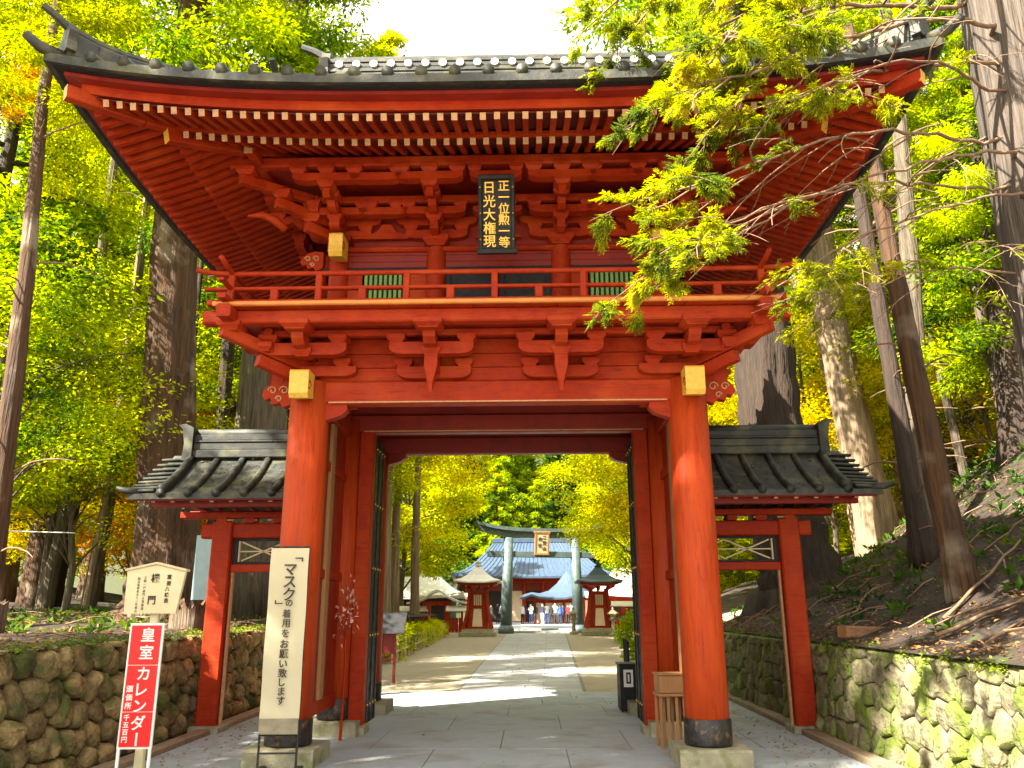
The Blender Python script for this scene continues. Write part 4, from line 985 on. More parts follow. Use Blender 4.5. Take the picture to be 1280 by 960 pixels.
for k, mm in enumerate((M_plaster, M_plaster, M_wood2, M_plaster, M_dark)): x = -1.8+k*.84; box_obj('door_panel', mm, porch, x, x+.66, .25, .29, .3, 2.0, c=0)
for k in range(6): x = -1.95+k*.87; m = MB(); m.tube([(x, -.1, .24), (x, -.1, 2.5)], .10, 8); m.obj('column', M_red, porch)
m = MB(); P = [(-3.3, 2.55), (-2.8, 2.80), (-2.2, 2.95), (-1.5, 2.85), (-.7, 3.05), (.1, 3.7), (.8, 4.6), (1.3, 5.0), (1.8, 4.6), (2.4, 3.8), (3.1, 3.1), (3.7, 2.8)]
EZ = [2.45, 2.50, 2.72, 2.5, 2.42, 2.42, 2.45, 2.55, 2.72, 2.6, 2.45, 2.5]; nj = 7
for j in range(nj+1):
    t = j/nj; m.v += [(x, -1.2+3.2*t, lerp(EZ[i], max(z, EZ[i]+.1), t**1.5)) for i, (x, z) in enumerate(P)]
for j in range(nj):
    for i in range(len(P)-1): a = j*len(P)+i; m.f.append((a, a+1, a+1+len(P), a+len(P))); m.m.append(0)
m.add([(x, -1.2, EZ[i]-.16) for i, (x, z) in enumerate(P)]+[(x, -1.2, EZ[i]) for i, (x, z) in enumerate(P)], [(i, i+1, 13+i, 12+i) for i in range(11)])
m.obj('roof', M_copper, porch, True)
box_obj('eave_beam', M_red, porch, -2.6, 3.0, -.35, -.1, 2.2, 2.4, c=.02)
# side buildings and fences
lf = thing('fence_gate', 'small red gate with curved pale roof in the red fence left of the lantern tower', 'fence gate', (-5.6, 44, 0))
for x in (-.55, .55): box_obj('post', M_red, lf, x-.12, x+.12, -.12, .12, 0, 2.0, c=.02)
box_obj('beam', M_red, lf, -.95, .95, -.1, .1, 1.75, 2.0, c=.02)
m = MB(); P = [(-1.9, 1.95), (-1.3, 2.05), (-.7, 2.3), (-.3, 2.62), (0, 2.72), (.3, 2.62), (.7, 2.3), (1.3, 2.05), (1.9, 1.95)]; m.prof(P+[(x, z-.12) for x, z in P[::-1]], 'y', -.7, .7); m.obj('roof', M_pale, lf)
def fence(x0, x1, y, label, h=1.45):
    f = thing('red_fence', label, 'fence', (x0, y, 0)); n_ = int((x1-x0)/.9)
    for k in range(n_+1): box_obj('post', M_red, f, k*.9-.07, k*.9+.07, -.07, .07, 0, h, c=.01)
    for k in range(n_*4): box_obj('board', M_red, f, k*.225+.01, k*.225+.215, -.02, .02, .1, h-.45, c=.004)
    for k in range(n_*9): box_obj('lattice_bar', M_green if h < 1.6 else M_redd, f, k*.1+.03, k*.1+.06, -.015, .015, h-.44, h-.08, c=0)
    m = MB(); m.prof([(-.4, h+.0), (0, h+.28), (.4, h), (.4, h-.06), (-.4, h-.06)], 'x', -.1, x1-x0+.1); m.obj('roof', M_pale, f)
fence(-9.2, -6.3, 44.2, 'red lattice fence with small pale roof left of the little fence gate'); fence(-4.9, -3.4, 43.6, 'short red fence between the little gate and the lantern tower')
fence(5.6, 11, 44.6, 'red lattice fence right of the torii', 1.7)
rb_ = thing('side_hall', 'long red building with pale roof at the right behind the lantern tower', 'shrine building', (8.6, 54, 0))
box_obj('wall', M_red, rb_, -2.6, 4, 0, 5, 0, 2.4, c=0); hip_roof('roof', 4.4, 3.6, 2.5, 4.6, 2.2, M_pale, rb_, .6, 2.5)
for k in range(5): box_obj('window', M_dark, rb_, -2.3+k*1.2, -1.5+k*1.2, -.03, -.01, .8, 1.9, c=0)
lb_ = thing('low_hall', 'dark low building with grey roof behind the red fence on the left', 'shrine building', (-9.5, 52, 0))
box_obj('wall', M_dark, lb_, -4, 4, 0, 4, 0, 2.3, c=0); hip_roof('roof', 5, 3.4, 2.4, 3.9, 3, M_pale, lb_, 0, 2)
for x in (3.0, 5.1):
    s_ = thing('stone_lantern', 'grey stone lantern by the right torii footing' if x < 5 else 'grey stone lantern under the right lantern tower', 'stone lantern', (x, 43.2 if x < 5 else 39.6, 0))
    m = MB(); m.lathe(0, 0, [(.28, 0), (.28, .12), (.12, .2), (.10, .8), (.22, .9), (.22, .98)], 12); m.obj('shaft', M_stone, s_)
    m = MB(); m.lathe(0, 0, [(.15, .98), (.16, 1.25)], 6); m.obj('fire_box', M_stone, s_); m = MB(); m.lathe(0, 0, [(.34, 1.22), (.32, 1.28), (.12, 1.42), (.05, 1.46), (.07, 1.54), (.001, 1.62)], 6); m.obj('cap', M_stone, s_)

# ------------------------------------------------------------------ people: one skinned body per pose, copied
def body_mesh(pose):
    V = {'p': (0, 0, .92), 'c': (0, .0, 1.22), 'n': (0, 0, 1.44), 'h': (0, -.01, 1.53), 't': (0, -.01, 1.66),
         'sl': (-.18, 0, 1.38), 'sr': (.18, 0, 1.38), 'el': (-.23, .02, 1.12), 'er': (.23, .02, 1.12), 'wl': (-.22, -.06, .90), 'wr': (.22, -.06, .90),
         'hl': (-.22, -.09, .80), 'hr': (.22, -.09, .80), 'gl': (-.10, 0, .86), 'gr': (.10, 0, .86), 'kl': (-.11, -.02, .48), 'kr': (.11, -.02, .48), 'al': (-.11, .02, .09), 'ar': (.11, .02, .09), 'fl': (-.12, -.15, .04), 'fr': (.12, -.15, .04)}
    if pose == 1: V.update(kl=(-.1, -.16, .50), al=(-.1, -.22, .10), fl=(-.1, -.38, .05), kr=(.1, .06, .47), ar=(.1, .30, .12), fr=(.1, .17, .04), wl=(-.22, .1, .92), hl=(-.22, .12, .83), wr=(.22, -.2, .95), hr=(.22, -.27, .87))
    if pose == 2: V.update(el=(-.22, -.08, 1.14), wl=(-.08, -.26, 1.2), hl=(-.03, -.3, 1.25), er=(.22, -.08, 1.14), wr=(.08, -.26, 1.2), hr=(.03, -.3, 1.25), h=(0, -.05, 1.52), t=(0, -.09, 1.64))
    E = [('p', 'c'), ('c', 'n'), ('n', 'h'), ('h', 't'), ('n', 'sl'), ('n', 'sr'), ('sl', 'el'), ('sr', 'er'), ('el', 'wl'), ('er', 'wr'), ('wl', 'hl'), ('wr', 'hr'), ('p', 'gl'), ('p', 'gr'), ('gl', 'kl'), ('gr', 'kr'), ('kl', 'al'), ('kr', 'ar'), ('al', 'fl'), ('ar', 'fr')]
    R = dict(p=(.15, .11), c=(.155, .11), n=(.06, .06), h=(.09, .10), t=(.085, .09), sl=(.065, .065), sr=(.065, .065), el=(.045, .045), er=(.045, .045), wl=(.033, .03), wr=(.033, .03), hl=(.03, .02), hr=(.03, .02), gl=(.09, .09), gr=(.09, .09), kl=(.06, .06), kr=(.06, .06), al=(.042, .042), ar=(.042, .042), fl=(.04, .03), fr=(.04, .03))
    ks = list(V); me = bpy.data.meshes.new('b'); me.from_pydata([V[k] for k in ks], [(ks.index(a), ks.index(b)) for a, b in E], [])
    o = bpy.data.objects.new('b', me); COL.objects.link(o); sk = o.modifiers.new('s', 'SKIN')
    for i, k in enumerate(ks): me.skin_vertices[0].data[i].radius = R[k]
    me.skin_vertices[0].data[0].use_root = True
    o.modifiers.new('u', 'SUBSURF').levels = 1
    dg = bpy.context.evaluated_depsgraph_get(); out = bpy.data.meshes.new_from_object(o.evaluated_get(dg)); bpy.data.objects.remove(o)
    out.name = 'person'; out.materials.clear()
    for _ in range(4): out.materials.append(M_ink)
    for p in out.polygons:
        c = p.center; p.use_smooth = True
        p.material_index = 1 if c.z < .90 and abs(c.x) < .19 else (2 if c.z > 1.47 and (c.y < -.02 and c.z < 1.62) or (abs(c.x) > .19 and c.z < .90) else (3 if c.z > 1.50 else 0))
    return out
BM_ = [body_mesh(i) for i in range(3)]
cloth = {'white': (.75, .75, .74), 'navy': (.02, .03, .10), 'black': (.015, .015, .018), 'red': (.55, .03, .03), 'grey': (.25, .25, .27), 'blue': (.05, .14, .45), 'beige': (.5, .4, .28), 'pink': (.65, .25, .3)}
CM = {k: mat('cloth_'+k, v, rough=.85, bump=0) for k, v in cloth.items()}
skin = mat('skin', (.55, .32, .22), rough=.6, bump=0); hair = mat('hair', (.02, .014, .01), rough=.6, bump=0)
PP = [(-2.9, 58, 'grey', 'navy', 'in grey top and navy trousers between left lantern tower and torii'), (-2.5, 63, 'black', 'black', 'all in black left of the left torii pillar'), (-2.0, 59.5, 'white', 'navy', 'in a white top and navy trousers just left of the left torii pillar'), (-2.2, 66, 'blue', 'beige', 'in a blue top and beige trousers left of the left torii pillar'),
 (-.4, 62, 'white', 'black', 'in a white shirt and black trousers just right of the left torii pillar'), (-.0, 65, 'navy', 'navy', 'all in navy near the left torii pillar'), (.35, 61, 'white', 'navy', 'in a white shirt and navy trousers in the left part of the crowd'), (.7, 63, 'black', 'grey', 'in a black top and grey trousers in the left part of the crowd'),
 (1.05, 66, 'pink', 'navy', 'in a pink top before the wavy roofed building'), (1.3, 60, 'navy', 'white', 'in a navy top and white trousers in the middle of the crowd'), (1.7, 62.5, 'white', 'blue', 'in a white top and blue trousers in the middle of the crowd'), (2.05, 61, 'black', 'black', 'all in black in the middle of the crowd'), (2.4, 63, 'white', 'grey', 'in a white top and grey trousers right of the crowd middle'),
 (2.75, 60.5, 'blue', 'navy', 'in a blue top and navy trousers in the right part of the crowd'), (3.1, 62.5, 'navy', 'black', 'in a navy top and black trousers in the right part of the crowd'), (3.45, 61, 'red', 'black', 'in a red top and black trousers in the right part of the crowd'), (3.8, 63.4, 'grey', 'black', 'in a grey top and black trousers near the right torii pillar'), (4.1, 60, 'black', 'navy', 'in a black top and navy trousers at the right end of the crowd')]
for i, (x, y, a, b_, lab) in enumerate(PP):
    me = BM_[(i*2+i//3) % 3]; o = mobj('person', me, None, (x, y, .24), (0, 0, random.uniform(-1, 1)+(pi if i % 3 else 0)), (random.uniform(.92, 1.04),)*3)
    for k, mm in enumerate((CM[a], CM[b_], skin, hair)): o.material_slots[k].link = 'OBJECT'; o.material_slots[k].material = mm
    tag(o, 'person '+lab, 'person', 'visitors before the worship hall')

# ------------------------------------------------------------------ vegetation
def quads_mesh(name, P, mats):
    """P: (n,4,3) array"""
    n_ = len(P); me = bpy.data.meshes.new(name); me.vertices.add(n_*4); me.vertices.foreach_set('co', P.reshape(-1).astype(np.float32))
    me.loops.add(n_*4); me.loops.foreach_set('vertex_index', np.arange(n_*4, dtype=np.int32)); me.polygons.add(n_); me.polygons.foreach_set('loop_start', np.arange(0, n_*4, 4, dtype=np.int32)); me.polygons.foreach_set('loop_total', np.full(n_, 4, dtype=np.int32))
    me.materials.append(mats); me.update(calc_edges=True); me.validate(); return me
def nrm(a): return a/np.maximum(1e-9, np.linalg.norm(a, axis=-1, keepdims=True))
def leaves(base, d, size, width=.5, up=None, jit=.5):
    """diamond leaves at base (n,3) pointing along d"""
    n_ = len(base); size = np.broadcast_to(size, (n_,))[:, None]; d = nrm(d)
    u = rng.normal(size=(n_, 3))*jit+np.array([0, 0, 1.0]); s = nrm(np.cross(d, u))
    w = s*size*width*.5; nn = nrm(np.cross(s, d)); sag = nn*size*.10
    return np.stack([base, base+d*size*.45+w+sag, base+d*size, base+d*size*.45-w+sag], axis=1)
def cloud(cent, rad, per, size, flat=.45, droop=.25, width=.55, jit=.6):
    cent = np.asarray(cent, float); rad = np.asarray(rad, float); idx = np.repeat(np.arange(len(cent)), per); n_ = len(idx)
    off = rng.normal(size=(n_, 3)); off = nrm(off)*(rng.random((n_, 1))**.45); off *= np.stack([rad[idx], rad[idx], rad[idx]*flat], 1)
    d = off*np.array([1, 1, .3]); d = nrm(d)+rng.normal(size=(n_, 3))*.5; d[:, 2] -= droop
    return leaves(cent[idx]+off, d, size*rng.uniform(.6, 1.35, n_), width, jit=jit)
def crown_broad(R, H, z0, ncl, per, size):
    """layered loose crown; returns quads and cluster centres"""
    c = []; r = []
    while len(c) < ncl:
        p = rng.uniform(-1, 1, 3)
        q = p[0]**2+p[1]**2+p[2]**2
        if .18 < q < 1: c.append((p[0]*R, p[1]*R, z0+H/2+p[2]*H/2)); r.append(R*rng.uniform(.16, .34))
    return cloud(c, r, per, size, .42, .3), np.array(c)
def crown_conifer(R, H, z0, nw, per, size, tight=.75):
    c = []; r = []; limbs = []
    for i in range(nw):
        t = (i+rng.random()*.8)/nw; L = R*(1-t)**.75*rng.uniform(.65, 1.1)+.25; a = i*2.4+rng.uniform(-.4, .4); z = z0+H*t
        limbs.append((a, L, z))
        for q in np.linspace(.35, 1, max(2, int(3+3*(1-t)))):
            c.append((cos(a)*L*q, sin(a)*L*q, z+.10*L-.30*L*q*q+rng.normal()*.1)); r.append((.22+.35*(1-t))*R*.42*rng.uniform(.7, 1.2))
    return cloud(c, r, per, size, .5, .5, .4), limbs
def trunk_mb(m, pts, rad, n=18, ridge=.06, flare=0):
    ph = [random.uniform(0, 6) for _ in range(3)]
    k1 = random.choice([7, 8, 9]) if n > 16 else 5
    def rf_(a, i):
        f = 1+ridge*sin(k1*a+ph[0])*.5+ridge*sin((k1*2+3)*a+ph[1]+i*.3)*.5
        if flare and i < 3: f *= 1+flare*(3-i)/3*(.6+.4*sin(k1*a+ph[2]))
        return f
    m.tube(pts, rad, n, rfun=rf_)
def wavy(p0, p1, n_, amp):
    p0 = Vector(p0); p1 = Vector(p1); ph = random.uniform(0, 6); out = []
    for i in range(n_+1):
        t = i/n_; out.append(p0.lerp(p1, t)+Vector((sin(ph+t*5)*amp, cos(ph*1.3+t*4)*amp, 0))*min(1, 4*t))
    return out
def limb(m, A, B, r, droop=.2, n_=5):
    A = Vector(A); B = Vector(B); L = (B-A).length; pts = []
    for i in range(n_+1):
        t = i/n_; pts.append(A.lerp(B, t)+Vector((random.uniform(-1, 1), random.uniform(-1, 1), 0))*L*.03*(0 < i < n_)+Vector((0, 0, 1))*(L*.12*sin(pi*t)))
    m.tube(pts, [lerp(r, r*.25, i/n_) for i in range(n_+1)], 6)
PR = {}
def proto(kind):
    if kind in PR: return PR[kind]
    m = MB()
    if kind[:5] == 'maple':
        R, H, z0, ncl, per, size, r0 = {'maple_a': (3.6, 6.6, 2.6, 78, 350,   .105, .11), 'maple_b': (2.8, 5.6, 1.6, 62, 330, .10, .08), 'maple_far': (4.0, 8.0, 2.6, 90, 260, .19, .2)}[kind]
        P, c = crown_broad(R, H, z0, ncl, per, size)
        top = z0+H*.8; pts = wavy((0, 0, -.3), (random.uniform(-.5, .5), 0, top), 8, .16); trunk_mb(m, pts, [lerp(r0, r0*.25, i/8) for i in range(9)], 10, .04, .12)
        for q in c[::3]:
            zz = max(z0*1.05, q[2]-abs(random.uniform(.3, 1.2))); t = min(1, zz/top); limb(m, pts[min(8, int(t*8))], q, r0*.28)
    elif kind[:7] == 'conifer':
        R, H, z0, nw, per, size, r0 = {'conifer_tall': (4.0, 16, 8.5, 54, 270, .165, .40), 'conifer_mid': (2.6, 10.5, 4.5, 40, 230, .13, .20), 'conifer_far': (3.4, 15, 1.5, 42, 110, .36, .3)}[kind]
        P, limbs = crown_conifer(R, H, z0, nw, per, size)
        top = z0+H; pts = wavy((0, 0, -.4), (0, 0, top), 12, .06); trunk_mb(m, pts, [lerp(r0, r0*.12, i/12)*(1.25 if i == 0 else 1) for i in range(13)], 14, .06, .35)
        for a, L, z in limbs: limb(m, (0, 0, z-.05), (cos(a)*L*.9, sin(a)*L*.9, z-.1*L), .035+.01*L)
        for i in range(10): z = random.uniform(z0*.35, z0); a = random.uniform(0, 6.28); L = random.uniform(.4, 1.5); limb(m, (0, 0, z), (cos(a)*L, sin(a)*L, z+.1), .02)
    elif kind == 'bush':
        P, c = crown_broad(1.3, 1.9, .2, 34, 190, .10)
        for q in c[::2]: limb(m, (0, 0, 0), q, .02)
    PR[kind] = (m.mesh('trunk', M_barkg, True), quads_mesh('crown', P, L_yg)); return PR[kind]
CAT = {'maple': 'tree', 'conif': 'tree', 'bush': 'bush'}
def tree(kind, x, y, z, sc, lm, bk_, label, group=None, name=None, sz=1):
    tm, cm = proto(kind); nm = name or {'m': 'maple_tree', 'c': 'cedar_tree', 'b': 'bush'}[kind[0]]
    t_ = thing(nm, label, 'bush' if kind == 'bush' else 'tree', (x, y, z), random.uniform(0, 6.28), group); t_.scale = (sc, sc, sc*sz)
    for n_, me, mm in (('trunk', tm, bk_), ('crown', cm, lm)):
        o = mobj(n_, me, t_); o.material_slots[0].link = 'OBJECT'; o.material_slots[0].material = mm
    return t_
def bigtrunk(label, pts, rads, bark, name='cedar_tree', n=40, ridge=.12, flare=.35, branches=0, crown=None, bl=1.2, lm=None):
    pts = [Vector(p) for p in pts]
    t_ = thing(name, label, 'tree', pts[0]); O = pts[0]
    # densify
    P = []; R = []
    for i in range(len(pts)-1):
        k_ = 6
        for k in range(k_): P.append(pts[i].lerp(pts[i+1], k/k_)-O); R.append(lerp(rads[i], rads[i+1], k/k_))
    P.append(pts[-1]-O); R.append(rads[-1])
    P = [p+Vector((random.uniform(-1, 1), random.uniform(-1, 1), 0))*R[0]*.05 for p in P]
    m = MB(); trunk_mb(m, P, R, n, ridge, flare); tr_ = m.obj('trunk', bark, t_, True)
    if branches:
        for i in range(branches):
            m = MB(); k = random.randint(2, len(P)-2); a = random.uniform(0, 6.28); L = random.uniform(.3, 1)*bl; limb(m, P[k], P[k]+Vector((cos(a)*L, sin(a)*L, random.uniform(-.1, .35)*L)), .012+.010*L)
            m.obj('dead_branch', M_twig, t_)
    if crown:
        tm, cm = proto('conifer_tall'); o = mobj('crown', cm, t_, P[-1]-Vector((0, 0, crown[0])), (0, 0, random.uniform(0, 6)), (crown[1],)*3); o.material_slots[0].link = 'OBJECT'; o.material_slots[0].material = lm or L_gr
    return t_
# big individual trunks seen in the photograph
bigtrunk('massive reddish cedar behind the left side gate, widest trunk on the left', [(-7.25, 8, 1.0), (-7.35, 8, 2.6), (-7.52, 8, 4.3), (-7.85, 8, 8), (-8.05, 8, 12), (-8.2, 8, 24)], [.86, .66, .56, .50, .46, .25], M_bark, branches=6, crown=(20, 1.0))
bigtrunk('grey barked cedar between the left side gate roof and the main gate', [(-6.95, 12, 1.2), (-6.95, 12, 8), (-6.9, 12, 24)], [.75, .62, .3], M_barkg, branches=8, crown=(20, 1.0))
bigtrunk('slim brown leaning tree at the far left edge, crossing upwards to the roof tip', [(-7.75, 3, 1.2), (-7.89, 3, 4.8), (-8.0, 3, 7.2), (-8.22, 3, 10), (-8.3, 3, 14)], [.19, .15, .125, .10, .06], M_bark, branches=16, bl=1.6, ridge=.05, flare=.2, crown=(8.6, .5), lm=L_yg)
for i, (x, w, lab) in enumerate(((-9.0, .20, 'dark thin trunk right beside the massive left cedar'), (-9.75, .15, 'thinner dark trunk seen through the gap above the left side gate roof'))):
    bigtrunk(lab, [(x, 15+i*2, .8), (x-.2, 15+i*2, 8), (x-.3, 15+i*2, 20)], [w*1.2, w, w*.6], M_barkd, branches=18, bl=1.5)
for (x, y, w, lab, b_) in ((-13.4, 14, .26, 'straight grey trunk low at the left edge behind the bank', M_barkg), (-12.4, 14.5, .24, 'bluish grey trunk next to the pale thin one at the left edge', M_barkg), (-11.9, 13.4, .10, 'pale slender lit trunk low at the left', M_barkp), (-10.6, 15, .13, 'thin dark trunk before the orange maple leaves', M_barkd), (-15.5, 18, .3, 'dim trunk deep in the left forest', M_barkd)):
    bigtrunk(lab, [(x, y, .9), (x+.3, y, 6), (x+.2, y, 18)], [w*.85, w*.7, w*.4], b_, branches=8, flare=.12)
bigtrunk('very dark thick cedar rising behind the right side gate roof', [(6.1, 8.2, 1.6), (5.95, 8.2, 2.6), (5.75, 8.2, 4.2), (5.68, 8.2, 6.5), (5.6, 8.2, 9.5), (5.5, 8.2, 24)], [.95, .75, .66, .62, .56, .3], M_barkd, branches=8, flare=.7, crown=(20, 1.0))
bigtrunk('pale sunlit thick trunk up the slope right of the gate', [(9.5, 12, 2.2), (9.15, 12, 5), (8.8, 12, 9), (8.5, 12, 13), (8.3, 12, 24)], [.58, .46, .38, .34, .2], M_barkp, branches=10, flare=.15, crown=(19, 1.0), lm=L_yg)
bigtrunk('dark leaning trunk standing lowest on the right slope, crossing the pale trunks', [(5.70, 1, 1.5), (5.56, 1, 3.0), (5.40, 1, 5.3), (5.28, 1, 7.7), (5.2, 1, 10)], [.19, .155, .13, .10, .07], M_bark, branches=12, ridge=.05, flare=.35)
bigtrunk('slim dark leaning trunk left of the lowest one on the right slope', [(6.65, 4, 2.2), (6.60, 4, 3.8), (6.5, 4, 6), (6.40, 4, 8.5), (6.3, 4, 13)], [.19, .15, .13, .11, .07], M_barkd, branches=18, bl=1.4, ridge=.05)
bigtrunk('grey straight trunk behind the two leaning trunks on the right', [(7.9, 6, 2.7), (7.80, 6, 4.5), (8.1, 6, 8), (8.35, 6, 11.6), (8.4, 6, 16)], [.26, .20, .17, .15, .1], M_barkg, branches=8)
bigtrunk('thin leaning trunk with many dead twigs on the far right', [(10.4, 7, 3.4), (10.13, 7, 4.7), (9.95, 7, 7.5), (9.8, 7, 10.6), (9.7, 7, 15)], [.15, .12, .10, .08, .05], M_barkg, branches=26, bl=1.5, ridge=.04)
bigtrunk('broad dark trunk at the right edge below the shaggy near one', [(9.65, 6, 3.4), (9.8, 6, 6), (10.0, 6, 10), (10.1, 6, 16)], [.42, .33, .28, .2], M_barkd, branches=14, crown=(16, .7))
for (x, y, w, lab) in ((10.9, 15, .16, 'pale thin trunk just right of the right side gate ridge'), (13.2, 16, .22, 'upright thin trunk in the yellow thicket on the right'), (15.2, 17, .18, 'dim slender trunk near the crest of the right slope'), (12.0, 19, .14, 'slender pole like trunk behind the pale thick trunk'), (9.7, 14, .11, 'slim straight trunk immediately left of the pale thick trunk'), (11.8, 12.5, .12, 'slim upright trunk between the grey straight and the twiggy leaning trunks'), (13.6, 12, .16, 'dark upright trunk above the slope crest at the right edge'), (10.9, 10, .09, 'thinnest sapling trunk rising over the slope crest')):
    bigtrunk(lab, [(x, y, 2.4), (x-.5, y, 8), (x-.9, y, 18)], [w*1.3, w, w*.6], M_barkp if 'pale' in lab else M_barkg, branches=12)
# pale trunks and maples beyond the gate
for i, (x, y, w, lab) in enumerate(((-5.45, 24, .22, 'nearest pale trunk seen through the gate at the left of the path'), (-5.7, 28, .18, 'second pale trunk seen through the gate left of the path'), (-5.5, 33, .2, 'farther pale trunk left of the path, beyond the hedge'))):
    bigtrunk(lab, [(x, y, 0), (x-.1, y, 5), (x, y, 13)], [w*1.2, w, w*.6], M_barkp, branches=8, ridge=.05)

def TL(L):
    for a in L: tree(*a)
TL([
 # left side, near to far
 ('maple_a', -10.6, 6.5, .9, 1.0, L_gr, M_barkg, 'fresh green leafy tree behind the leftmost leaning trunk'),
 ('maple_b', -10.9, 10.5, .9, 1.25, L_yg, M_barkg, 'bright yellow green tree left of the massive cedar'),
 ('maple_a', -13.5, 14, .6, 1.25, L_yg, M_barkg, 'tall yellow green maple filling the left middle'),
 ('maple_a', -17, 11, .6, 1.15, L_gr, M_barkg, 'green leafy tree at the left edge of the picture'),
 ('maple_b', -13.0, 18, .6, 1.3, L_or, M_barkg, 'small orange maple low on the left behind the bank'),
 ('maple_b', -16.5, 19, .6, 1.2, L_gd, M_barkg, 'small golden maple low at the left edge'),
 ('maple_a', -9.5, 20, .3, 1.35, L_yg, M_barkg, 'yellow green tree seen between the massive cedar and the side gate ridge'),
 ('maple_a', -20, 24, .6, 1.6, L_yg, M_barkg, 'broad yellow green crown deep in the left forest'),
 ('maple_a', -13, 27, .3, 1.7, L_yg, M_barkg, 'large yellow crown above the left side gate'),
 ('maple_far', -26, 30, .6, 1.5, L_gr, M_barkg, 'distant green crown at the far left'),
 ('conifer_mid', -12, 7.5, .8, 1.45, L_gr, M_barkd, 'green conifer reaching the top left of the picture'),
 ('conifer_tall', -15.5, 17, .6, 1.0, L_gr, M_bark, 'tall cedar high above the left roof tip'),
 ('conifer_tall', -11.0, 22, .5, 1.05, L_yg, M_bark, 'tall cedar with yellow tips above the left roof half'),
 ('conifer_tall', -6.3, 24, .2, 1.15, L_yg, M_bark, 'tall cedar with yellow crown left of the sky gap'),
 ('conifer_tall', -19, 27, .6, 1.2, L_yg, M_bark, 'tall yellow green cedar deep at the top left'),
 ('conifer_tall', -9.0, 32, .2, 1.2, L_yg, M_bark, 'far tall cedar just left of the open sky'),
 ('maple_a', -12.5, 21, 3.5, 1.6, L_yg, M_barkg, 'yellow green crown above the left side gate between two cedars'),
 ('maple_far', -17, 30, 6, 1.5, L_yg, M_barkg, 'high yellow crown on the rise at the upper left'),
 ('conifer_tall', -13.0, 30, 2, 1.25, L_yg, M_bark, 'tall cedar filling the top of the picture left of the sky gap'),
 ('conifer_tall', -8.2, 18.5, .6, .95, L_gr, M_bark, 'tall green cedar directly above the left half of the roof'),
 ('conifer_tall', -18.5, 20, .6, 1.1, L_gr, M_bark, 'tall green cedar at the upper left corner'),
 ('maple_b', -10.3, 4.2, 10.4, .38, L_or, M_barkg, 'spray of orange autumn leaves at the top left corner'),
 # right side
 ('maple_b', 9.2, 15, 2.2, 1.2, L_gd, M_barkg, 'golden bush like maple on the sunlit bank right of the side gate'),
 ('maple_a', 12.5, 14, 2.6, 1.2, L_yg, M_barkg, 'yellow green maple on the right slope behind the pale trunk'),
 ('maple_a', 13.0, 8, 3.6, 1.0, L_gr, M_barkg, 'fresh green maple at the right edge of the slope'),
 ('maple_b', 12.3, 11, 3.0, 1.1, L_gd, M_barkg, 'low golden maple at the crest on the far right'),
 ('maple_a', 16, 20, 3.0, 1.4, L_yg, M_barkg, 'wide yellow green crown behind the slope crest'),
 ('maple_a', 11, 22, 1.6, 1.4, L_yg, M_barkg, 'yellow green crown just right of the right side gate ridge'),
 ('maple_far', 20, 28, 3, 1.5, L_gr, M_barkg, 'distant green crown at the far right'),
 ('maple_far', 14, 31, 1.2, 1.5, L_yg, M_barkg, 'distant yellow crown right of the gate'),
 ('conifer_mid', 14.5, 11, 3.4, 1.5, L_gr, M_barkd, 'green conifer in the upper right forest'),
 ('conifer_tall', 12.6, 17, 2.6, 1.0, L_gr, M_bark, 'tall cedar above the right roof tip'),
 ('conifer_tall', 9.3, 21, 1.4, 1.05, L_yg, M_bark, 'tall yellow tipped cedar behind the right roof half'),
 ('conifer_tall', 6.4, 27, .8, 1.1, L_yg, M_bark, 'tall cedar just right of the open sky'),
 ('conifer_tall', 18, 24, 3, 1.2, L_yg, M_bark, 'tall cedar deep in the upper right'),
 # through the gate
 ('maple_a', -8.6, 26, .0, 1.35, L_yg, M_barkg, 'yellow green maple left of the path seen through the gate'),
 ('maple_a', -7.8, 35, .0, 1.5, L_gd, M_barkg, 'golden maple over the hedge left of the path'),
 ('maple_far', -8.3, 47, .0, 1.25, L_yg, M_barkg, 'bright yellow crown left of the torii top'),
 ('maple_a', 7.4, 30, .0, 1.45, L_gd, M_barkg, 'golden green maple hanging over the right of the path'),
 ('maple_a', 6.6, 38.5, .0, 1.5, L_yg, M_barkg, 'yellow maple whose leaves overlap the right end of the torii'),
 ('maple_far', 9.5, 50, .0, 1.3, L_yg, M_barkg, 'bright yellow crown behind the right lantern tower'),
 ('maple_far', -12, 60, .0, 1.3, L_yg, M_barkg, 'yellow green crown behind the low hall'),
 ('maple_far', 13, 62, .0, 1.3, L_yg, M_barkg, 'yellow green crown behind the side hall'),
 ('conifer_far', -3.6, 86, 1.5, 1.0, L_gr, M_barkd, 'pointed light green conifer above the torii, left of the two'),
 ('conifer_far', 1.2, 88, 1.5, .9, L_gr, M_barkd, 'pointed light green conifer above the torii, right of the two'),
 ('conifer_far', 4.5, 92, 3, 1.3, L_dk, M_barkd, 'dark blue green conifer standing above the torii plaque'),
 ('conifer_far', -8, 90, 3, 1.3, L_dk, M_barkd, 'dark conifer on the hill left of the torii'),
 ('conifer_far', 10, 90, 3, 1.3, L_dk, M_barkd, 'dark conifer on the hill right of the torii'),
])
for (x, y, sc, lab) in ((-10.5, -6.0, .85, 'cedar standing left of the approach just outside the picture'), (-14.0, -11.5, 1.0, 'taller cedar farther left of the approach, outside the picture')):
    tree('conifer_tall', x, y, .8, sc, L_gr, M_bark, lab)
